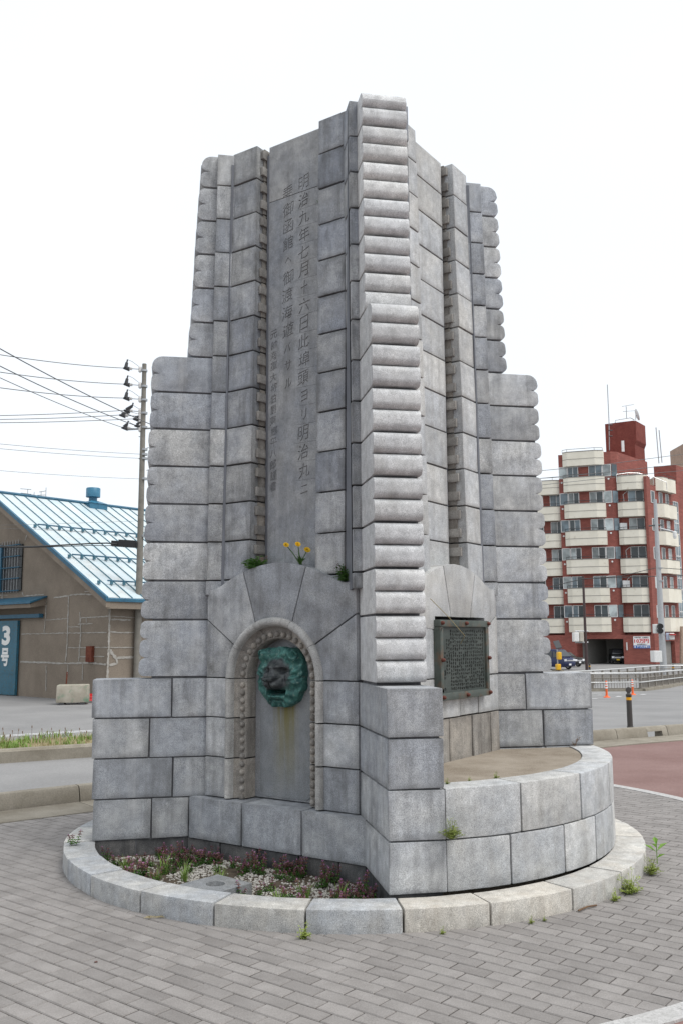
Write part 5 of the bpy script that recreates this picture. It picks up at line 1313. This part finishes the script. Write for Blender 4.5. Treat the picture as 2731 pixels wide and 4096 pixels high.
MB().loft([Vector((ov[0].x,ov[0].y,zo1)), Vector((ov[0].x,ov[0].y,zo1))+Vector((0,0,.01)), Vector((ov[0].x,ov[0].y,zt1-.05)), Vector((ov[0].x+e.x*.35,ov[0].y+e.y*.35,zt1-.05)), Vector((ov[0].x+e.x*.35,ov[0].y+e.y*.35,zo0))], [Vector((ov[1].x,ov[1].y,zo1)), Vector((ov[1].x,ov[1].y,zo1))+Vector((0,0,.01)), Vector((ov[1].x,ov[1].y,zt1-.05)), Vector((ov[1].x+e.x*.35,ov[1].y+e.y*.35,zt1-.05)), Vector((ov[1].x+e.x*.35,ov[1].y+e.y*.35,zo0))]).build('tower_overhang', M_tower, tw, fix=True)
for pts, r0_ in (([(770,760),(766,480),(747,50)],.06), ([(955,410),(950,285)],.05), ([(905,285),(1035,263)],.04), ([(915,340),(1055,330)],.035), ([(1305,900),(1273,512)],.06), ([(1338,892),(1306,540)],.06), ([(832,462),(834,435),(995,408),(1040,432)],.05), ([(1053,430),(1053,380)],.04)):
    MB().tube([twp(x, y, 113) for x, y in pts], r0_, 5).build('aerial', M_steel, apt)
MB().lathe([(.05,-.05),(.30,-.02),(.42,.10),(.42,.12)], n=14, M=Matrix.Translation(twp(1063,376,113)) @ Matrix.Rotation(R(75),4,'Y') @ Matrix.Diagonal((1.9,1.2,1,1))).build('satellite_dish', M_frame, apt)
for y in (485,545,605): MB().tube([twp(762,y,112.2), twp(803,y,112.2)], .07, 4).build('ladder_rung', M_dark, tw)
MB().box((-.16,-.1,-.7),(.16,.1,.7), Matrix.Translation(twp(915,715,112.6))).build('wall_lamp', M_frame, tw)
for pts in ([(845,1020),(965,1003),(1075,1005),(1240,1045),(1385,1105)], [(75,1140),(90,1115),(220,1100)]):
    m = MB(); P = [twp(x, y, 106 if x > 500 else 110) for x, y in pts]; m.tube(P, .05, 5)
    for p in P: m.tube([p, p-Vector((0,0,.9))], .04, 4)
    m.build('terrace_rail', M_rail, apt)
# estate agent's board
bd_, zc_ = 1.40, .91
M_bw, M_bb, M_br = plain('board_white', (0.78,0.77,0.76), .5), plain('board_blue', (0.03,0.13,0.42), .5), plain('board_red', (0.55,0.02,0.03), .5)
board = MB().loft([PA(.50,.04,.22), PA(2.30,.04,.22), PA(2.30,.04,1.58), PA(.50,.04,1.58)], [PA(.50,-.04,.22), PA(2.30,-.04,.22), PA(2.30,-.04,1.58), PA(.50,-.04,1.58)]).build('advert_board', M_bw, apt, fix=True)
MB().loft([PA(.51,-.04,.225), PA(2.29,-.04,.225), PA(2.29,-.04,.54), PA(.51,-.04,.54)], [PA(.51,-.05,.225), PA(2.29,-.05,.225), PA(2.29,-.05,.54), PA(.51,-.05,.54)]).build('board_band', M_bb, board, fix=True)
pl_ = lambda cc, zz, o: (lambda x, y, z: PA(cc-x, -o-z, zz+y))
sign_text('board_text', '10万円', pl_(1.40,1.05,.05), 1.56, .46, M_br, board, .03); sign_text('board_text', 'お部屋探し 初期費用', pl_(1.40,1.45,.05), 1.55, .15, M_dark, board, .01)
sign_text('board_text', '追加費用なし!', pl_(1.35,.67,.05), 1.1, .15, M_dark, board, .01); sign_text('board_text', 'アーバン不動産', pl_(1.25,.38,.06), 1.35, .22, M_bw, board, .03)
MB().lathe([(.02,-.01),(.10,-.01),(.10,.01),(.02,.01)], n=4, M=Matrix.Translation(PA(2.12,-.06,.38)) @ Matrix.Rotation(math.pi/2,4,'X') @ Matrix.Rotation(R(45),4,'Z')).build('board_emblem', M_bw, board)
MB().box((-.05,-.08,-.45),(.05,.08,.45), Matrix.Translation(PA(3.05,-.02,.45))).build('tube_lamp', M_frame, apt)
# kei car in the garage
kp = PA(4.35,1.2,AZ) + Vector((AC.x,AC.y,AZ)); kei = car('garaged_car', (kp.x, kp.y+1.6, AZ), R(-100), M_carblk, kei_side, 1.47, 1.0, (1.1,-1.15), .28, 'black boxy kei car with yellow plate inside the garage', M_plate2, [[(.95,1.12),(.1,1.12),(.1,1.62),(.85,1.62)],[(0,1.12),(-1.4,1.12),(-1.4,1.62),(0,1.62)]], .78)
w_ = [Vector((1.42,-.6,1.12)),Vector((1.42,.6,1.12)),Vector((1.16,.55,1.62)),Vector((1.16,-.55,1.62))]; MB().loft(w_, [q+Vector((.03,0,.03)) for q in w_]).build('windscreen', M_glass, kei, fix=True)
# beige neighbour at the right edge
nb = empty('beige_building', (47.5, 120.0, AZ)); tag(nb, 'beige tower block cut by the right picture edge behind the brick block', 'building')
M_beige = rough('beige_render', (0.36,0.26,0.20), (0.42,0.31,0.245), 1, None, 5)
x0 = at(*q4(1480,930),122).x-47.5; zt_ = at(*q4(1500,930),122).z-AZ
MB().box((x0,2,0),(x0+14,16,zt_)).build('wall', M_beige, nb)
MB().box((x0+1.6,2.2,zt_),(x0+6,8,zt_+3.3)).build('roof_room', M_beige, nb)
for k in range(6):
    z = 2.9+k*3.2; bb_ = MB().box((x0+1.9,1.0,z),(x0+9,1.99,z+1.7)).build('balcony', M_cream, nb); MB().box((x0+1.9,1.85,z+1.75),(x0+9,1.98,z+2.9)).build('window', M_pane[0], nb)
# distant low wall of buildings closing the street
for k, (x, y, w, h, lab) in enumerate([(-60,140,34,9,'low grey building far beyond the warehouse'),(-20,170,26,10,'low building hidden behind the monument in the distance'),(62,150,40,14,'plain grey building beyond the brick block')]):
    d_ = MB().box((-w/2,0,0),(w/2,12,h)).build('distant_building', M_far); d_.location = (x, y, -1.6); tag(d_, lab, 'building')
# wires on the right
def q5(cx, cy, D): return at(*q4(cx, cy), D)
for pts, rad, lab in (([(20,980),(700,915),(1568,800)],.022,'upper wire crossing the top floors of the brick block'),([(20,1062),(700,1000),(1568,905)],.022,'middle wire crossing the top floors of the brick block'),([(230,1112),(1000,1030),(1568,978)],.02,'lower wire crossing the top floors of the brick block')):
    P = [q5(x, y, 70+x*.006) for x, y in pts]; P = [P[0]+(P[0]-P[1])*.3] + P + [P[-1]+(P[-1]-P[-2])*.5]
    tag(MB().tube(P, rad, 4).build('overhead_wire', M_wire), lab, 'cable', 'wires right of the monument')
def q6(cx, cy, D): return at(*q3(cx, cy), D)
for pts, rad, lab in (([(130,530),(490,445),(900,430),(1568,410)],.035,'thick low cable from brown pole to the signal pole'),([(490,450),(900,415),(1280,325),(1568,345)],.03,'sagging cable rising to the signal pole bracket')):
    P = [q6(x, y, 86) for x, y in pts]; tag(MB().tube(P, rad, 4).build('overhead_wire', M_wire2), lab, 'cable', 'wires right of the monument')
gp0 = ga(1555,1360); gpst = MB().tube([(0,0,0),rel(1550,960,gp0)], .3, 8, r2=.22).build('gate_post', M_beige); gpst.location = gp0; tag(gpst, 'beige pipe post at the far right edge beside the archway', 'post')
# ------------------------------------------------------------------ planting bed: gravel, slab, weeds
mM = Matrix.Translation((MON.x, MON.y, 0)) @ Matrix.Rotation(EPS, 4, 'Z')
def bedpt(r_):
    while True:
        a = R(r_.uniform(96, 174)); rr = math.sqrt(r_.uniform(1.0, 1.99**2)); p = Vector((rr*math.cos(a), -rr*math.sin(a), .012))
        d = (-p.x - p.y)*S2
        if d > 1.09 and p.x < -.22 and -p.y > .22: return p, d, a
M_peb = rough('pebble_white', (0.36,0.34,0.30), (0.55,0.525,0.48), 30, None, 60, 0)
r = random.Random(21); pbm = MB(); t_ = bmesh.new(); bmesh.ops.create_icosphere(t_, subdivisions=1, radius=1.0); iv = [v.co.copy() for v in t_.verts]; jf = [tuple(v.index for v in f.verts) for f in t_.faces]; t_.free()
for k in range(4600):
    p, d, a = bedpt(r)
    if noise.noise(Vector((p.x*3.0, p.y*3.0, 7))) < -.08 and r.random() < .85: continue
    s = r.uniform(.005,.011); Mx = Matrix.Translation(p+Vector((0,0,s*.4))) @ Matrix.Rotation(r.uniform(0,6),4,'Z') @ Matrix.Diagonal((s*r.uniform(.8,1.5), s, s*.7, 1))
    pbm.add([Mx @ v for v in iv], jf)
gv = pbm.build('white_gravel', M_peb, sm=60); gv.matrix_world = mM; tag(gv, 'white pebbles covering the planting bed inside the kerb', 'gravel', kind='stuff')
# square granite drain slab with a round hole
M_slab = granite('granite_slab', (0.24,0.25,0.26), (0.30,0.30,0.29), .2)
sl_ = bmesh.new(); n = 24; ring = []; outer = []
for k in range(n):
    a = 2*math.pi*k/n; c, s = math.cos(a), math.sin(a); m_ = max(abs(c), abs(s)); outer.append((c/m_*.165, s/m_*.165)); ring.append((c*.062, s*.062))
m = MB(); V = [(x,y,.095) for x,y in outer]+[(x,y,.095) for x,y in ring]+[(x,y,-.02) for x,y in outer]+[(x*.9,y*.9,.02) for x,y in ring]
F_ = [(k,(k+1)%n,n+(k+1)%n,n+k) for k in range(n)] + [(k,2*n+k,2*n+(k+1)%n,(k+1)%n) for k in range(n)] + [(n+k,n+(k+1)%n,3*n+(k+1)%n,3*n+k) for k in range(n)] + [tuple(range(3*n,4*n))]
m.add(V, F_); slb = m.build('drain_slab', M_slab, fix=True, sm=30); slb.matrix_world = mM @ Matrix.Translation((-1.17,-1.43,0)) @ Matrix.Rotation(R(38),4,'Z'); tag(slb, 'square grey granite slab with round hole among the white pebbles', 'stone slab')
sl_.free()
def leaf(m, base, d, L, w, up=.4, droop=.5):
    side = Vector((-d.y, d.x, 0)); tip = base + d*L + Vector((0,0,L*(up-droop))); mid = base + d*(L*.5) + Vector((0,0,L*up*.6))
    m.add([base, mid-side*w, tip, mid+side*w], [(0,1,2),(0,2,3)])
def nettle_mesh(seed):
    r = random.Random(seed); ga_, pu, fl = MB(), MB(), MB(); st = MB()
    for s in range(r.randint(3,6)):
        a = r.uniform(0,6.28); b0 = Vector((math.cos(a)*r.uniform(0,.04), math.sin(a)*r.uniform(0,.04), 0)); h = r.uniform(.06,.135); tp = b0 + Vector((math.cos(a)*h*.25, math.sin(a)*h*.25, h)); st.tube([b0, tp], .0022, 3)
        for k in range(5):
            t = .2+.2*k; p = b0.lerp(tp, t)
            for j in range(4):
                aa = j*1.57 + k*.8 + r.uniform(-.3,.3); d = Vector((math.cos(aa), math.sin(aa), 0))
                leaf(ga_ if k < 3 else pu, p, d, r.uniform(.018,.030)*(1.15-.1*k), r.uniform(.008,.012), .25, .5)
            if k >= 3:
                for j in range(3): aa = r.uniform(0,6.28); leaf(fl, p+Vector((0,0,.004)), Vector((math.cos(aa), math.sin(aa), 0)), .012, .004, 1.0, .0)
    m = MB(); mi = []
    for mb, i in ((ga_,0),(pu,1),(fl,2),(st,1)): m.add(mb.v, mb.f); mi += [i]*len(mb.f)
    me = m.mesh('purple_dead_nettle')
    for mt_ in (M_weed, M_purple, M_pink): me.materials.append(mt_)
    for p, i in zip(me.polygons, mi): p.material_index = i
    return me
nm = [nettle_mesh(k) for k in range(7)]
def grass_mesh(seed, n=26, h=(.05,.13), mat=M_grass):
    r = random.Random(seed); m = MB()
    for k in range(n):
        a = r.uniform(0,6.28); d = Vector((math.cos(a), math.sin(a), 0)); blade(m, d*r.uniform(0,.03), d, r.uniform(*h), .003, r.uniform(.2,.9))
    me = m.mesh('grass_tuft'); me.materials.append(mat); return me
gm = [grass_mesh(k) for k in range(3)]
def wloc(u, v, z=.012): return mM @ Vector((u, -v, z))
r = random.Random(77); cnt = 0
spots = []
for k in range(600):
    p, d, a = bedpt(r)
    deg = math.degrees(a)
    near_wall = d < 1.30; left = deg > 150; right = deg < 113
    if near_wall and r.random() < .75 or left and r.random() < .5 or right and r.random() < .30 or r.random() < .05: spots.append((p, d, deg))
spots = spots[:104]
for p, d, deg in spots:
    o = link('purple_dead_nettle', r.choice(nm)); o.location = mM @ p; o.rotation_euler = (0,0,r.uniform(0,6.28)); o.scale = [r.uniform(.5,1.05)]*3
    place = 'growing along the foot of the niche wall' if d < 1.30 else 'clustered in the left corner of the planting bed' if deg > 150 else 'clustered in the right corner of the planting bed' if deg < 113 else 'standing alone in the white pebbles'
    tag(o, 'small reddish purple dead nettle ' + place, 'weed', 'dead nettles ' + place)
for k, (u, v, lab) in enumerate(((-1.78,.62,'bright grass tuft among dead nettles at the left of the bed'),(-1.50,.78,'grass tuft in the white pebbles left of the slab'),(-1.36,.98,'grass tuft behind the drain slab'),(-1.12,1.10,'taller grass tuft near the niche wall'),(-.62,1.62,'grass tuft near the right corner of the bed'),(-.80,1.75,'low grass tuft just inside the front kerb'),(-1.55,1.02,'small grass tuft beside the left kerb edge'),(-.42,1.75,'grass tuft below the front stone fin'))):
    o = link('grass_tuft', gm[k % 3]); o.location = wloc(u, v); o.rotation_euler = (0,0,k); o.scale = [1.0+.15*(k % 3)]*3; tag(o, lab, 'grass tuft', 'grass tufts in the bed')
# nettle sprig on the left kerb
o = link('purple_dead_nettle', nm[2]); o.location = wloc(-2.16,.28,.13); o.scale = (1.0,1.0,.8); tag(o, 'purple sprig growing on the kerb beside the left base block', 'weed')
# leafy weeds along the kerb on the right, ledge weeds, dandelions
def bush_mesh(seed, R_, H_, n, L, mat, stalks=5, stalkmat=None, fl=None):
    r = random.Random(seed); m = MB(); mi = []
    for s in range(n):
        a = r.uniform(0,6.28); el = r.uniform(.25,1.45); ln = r.uniform(.35,1)
        dirv = Vector((math.cos(a)*math.cos(el)*R_, math.sin(a)*math.cos(el)*R_, math.sin(el)*H_)); tp = dirv*ln
        k0 = len(m.f); m.tube([Vector((0,0,0)), tp*.55+Vector((0,0,H_*.05)), tp], .0014, 3, cap=False); mi += [0]*(len(m.f)-k0)
        for q in range(7):
            p = tp*r.uniform(.35,1.0); aa = r.uniform(0,6.28); k0 = len(m.f); leaf(m, p, Vector((math.cos(aa), math.sin(aa), 0)), L*r.uniform(.6,1.2), L*.26, r.uniform(0,.7), .3); mi += [0]*(len(m.f)-k0)
    for s in range(stalks):
        a = r.uniform(0,6.28); tp = Vector((math.cos(a)*R_*1.1*r.uniform(.3,1), math.sin(a)*R_*1.1*r.uniform(.3,1), H_*r.uniform(.9,1.5))); k0 = len(m.f); m.tube([Vector((0,0,0)), tp*.5+Vector((0,0,H_*.2)), tp], .0013, 3, cap=False); mi += [1]*(len(m.f)-k0)
        for q in range(9):
            aa = r.uniform(0,6.28); k0 = len(m.f); leaf(m, tp+Vector((r.uniform(-.012,.012),r.uniform(-.012,.012),r.uniform(-.025,.01))), Vector((math.cos(aa), math.sin(aa), 0)), .010, .004, .6, .1); mi += [1]*(len(m.f)-k0)
    me = m.mesh('weed'); me.materials.append(mat); me.materials.append(stalkmat or mat)
    for p, i in zip(me.polygons, mi): p.material_index = i
    return me
def gk(cx, cy, out=True):
    p = gnd(1500+.785*cx, 2900+.785*cy, 0); q = Vector((p.x, p.y)) - RINGC
    if out and q.length < 2.28: q = q.normalized()*2.285; p = Vector((RINGC.x+q.x, RINGC.y+q.y, 0))
    return p
bmA, bmB, bmC = bush_mesh(1,.11,.10,46,.022,M_lime,9), bush_mesh(2,.09,.09,40,.022,M_lime,7), bush_mesh(3,.05,.045,16,.016,M_lime,3)
for me, cx, cy, sc, lab in ((bmA,1245,848,1.0,'bushy lime green weed at the right foot of the kerb ring'),(bmB,1370,760,1.0,'lime green weed below the broad leaved seedling at the kerb'),(bmC,1145,880,1.1,'small wiry weed at the kerb near the twig'),(bmC,320,1045,.6,'tiny green weed at the kerb joint right of centre'),(bmC,735,985,.6,'sparse seedling at the kerb joint far from the bush'),(bmC,790,970,.45,'smallest seedling beside the right kerb joint')):
    p = gk(cx, cy); o = link('kerb_weed', me); o.location = (p.x, p.y-.01, 0); o.scale = [sc]*3; tag(o, lab, 'weed')
p = gnd(200+.9566*1062, 3000+.9566*785, 0); o = link('kerb_weed', bmC); o.location = (p.x, p.y-.02, 0); o.scale = (1.3,1.3,1.2); tag(o, 'lime green weed sprouting at the front kerb joint', 'weed')
p = gk(1385,720); m = MB()
for k, (a, z, L) in enumerate(((.3,.16,.12),(2.7,.15,.11),(1.4,.21,.10),(5.2,.10,.10),(3.9,.19,.09))): leaf(m, Vector((0,0,z-.05)), Vector((math.cos(a), math.sin(a), 0)), L, .024, .75, .2)
m.tube([(0,0,0),(0,0,.20)], .004, 4); o = m.build('seedling', leafmat('leaf_bright', (0.16,0.34,0.04), (0.26,0.44,0.08), .4)); o.location = (p.x+.03, p.y, .02); o.scale = [.8]*3; tag(o, 'upright seedling with broad bright leaves outside the kerb at right', 'plant')
# platform weeds
for k, (u, v, z, sc, lab) in enumerate(((.20,2.09,.445,1.0,'lime green weed growing from the joint beside the front base block'),(.24,1.88,.73,.6,'pale weed on the platform top beside the front fin'),(.62,1.72,.73,.7,'yellowish weed at the platform coping joint'),(.42,1.78,.73,.45,'tiny yellowish weed between the two platform weeds'))):
    o = link('joint_weed', bmB if k == 0 else bmC); o.location = wloc(u, v, z); o.scale = [sc*1.0]*3; tag(o, lab, 'weed')
# dry stalks on the right fin base
o = link('joint_weed', bush_mesh(12,.06,.05,6,.012,M_stem,4)); o.location = wloc(1.86,.22,.74); tag(o, 'dry wiry stalks at the foot of the right stone fin', 'weed')
# plants on the left hood ledge
WLf = wallf('L')
def onhood(s, d, z): return mM @ WLf(s, d, z)
o = link('ledge_plant', bush_mesh(5,.085,.085,44,.034,M_weed,2,M_stem)); o.location = onhood(-.25,.955,2.175); o.scale = (1.35,1.35,1.3); tag(o, 'dark green leafy plant on the arch left of the dandelions', 'plant')
o = link('ledge_plant', bush_mesh(6,.10,.10,40,.030,M_weed,6,M_purple)); o.location = onhood(.60,.965,2.05); o.scale = (1.25,1.25,1.3); tag(o, 'weed with reddish seed stalks at the right shoulder of the arch', 'plant')
dan = empty('dandelion', onhood(.19,.95,2.19)); tag(dan, 'dandelion with three yellow flowers rooted on top of the arch', 'dandelion')
m = MB(); r = random.Random(9)
for k in range(26):
    a = r.uniform(0,6.28); d = Vector((math.cos(a), math.sin(a), 0))
    blade(m, Vector((0,0,0)), d, r.uniform(.06,.12), .011, r.uniform(.4,1.0), 4)
m.build('leaf_rosette', M_weed, dan)
def flower(off, rad):
    MB().tube([(0,0,0), Vector(off)*.5+Vector((0,0,.01)), off], .0035, 5).build('stem', M_weed, dan)
    c = Vector(off); f_ = MB(); tilt = Vector((.25,-.75,.5)).normalized(); t1 = tilt.orthogonal().normalized(); t2 = tilt.cross(t1)
    for ring_, n_, el in ((1.0,26,.10),(.8,22,.35),(.55,16,.7),(.3,10,1.1)):
        for k in range(n_):
            a = 6.283*k/n_ + ring_; d = t1*math.cos(a)+t2*math.sin(a); v_ = d*math.cos(el)+tilt*math.sin(el); sd_ = tilt.cross(d)*.0035
            f_.quad(c-sd_, c+sd_, c+v_*rad*ring_+sd_*1.1, c+v_*rad*ring_-sd_*1.1)
    f_.build('flower_head', M_yellow, dan)
flower((-.105,-.055,.150), .022); flower((-.018,-.05,.155), .022); flower((.052,-.055,.112), .025)
# crack sprig, straw and twig
o = link('crack_sprig', grass_mesh(20, 8, (.02,.05), M_weed)); o.location = onhood(.255,.80,5.12); tag(o, 'tiny green sprig in the panel joint high on the left wall', 'plant')
WR = wallf('R'); P = [mM @ WR(s, d, z) for s, d, z in ((-.52,1.05,1.93),(-.36,1.12,1.79),(-.20,1.16,1.66),(-.08,1.06,1.60))]
st = MB().tube(P, .0028, 4).build('dry_straw', M_straw); tag(st, 'thin dry straw leaning diagonally across the bronze plaque', 'straw')
p0, p1 = gk(1030,955), gk(1100,922); tw_ = MB().tube([(p0.x,p0.y,.012),((p0.x+p1.x)/2,(p0.y+p1.y)/2+.01,.016),(p1.x,p1.y,.012)], .0055, 6).build('twig', M_stem, sm=60); tag(tw_, 'short brown twig lying on the pavers near the kerb', 'twig')
r = random.Random(31); p = gnd(200+.9566*430, 3000+.9566*700, 0); m = MB()
for k in range(26): a = r.uniform(-.6,.4); d = Vector((math.cos(a), math.sin(a), 0)); q = Vector((r.uniform(-.05,.05), r.uniform(-.02,.02), .004)); m.tube([q, q+d*r.uniform(.02,.05)+Vector((0,0,r.uniform(0,.012)))], .001, 3)
o = m.build('straw_wisp', M_straw); o.location = (p.x, p.y-.02, .003); tag(o, 'wisp of dry grass at the front left kerb joint', 'straw')
p = gnd(385, 3852, 0); o = MB().box((-.008,-.004,0),(.008,.004,.006), Matrix.Rotation(.5,4,'Z')).build('dead_leaf', M_purple, bevel=.002); o.location = (p.x, p.y, .003); tag(o, 'tiny dark red leaf scrap on the pavers at lower left', 'leaf')
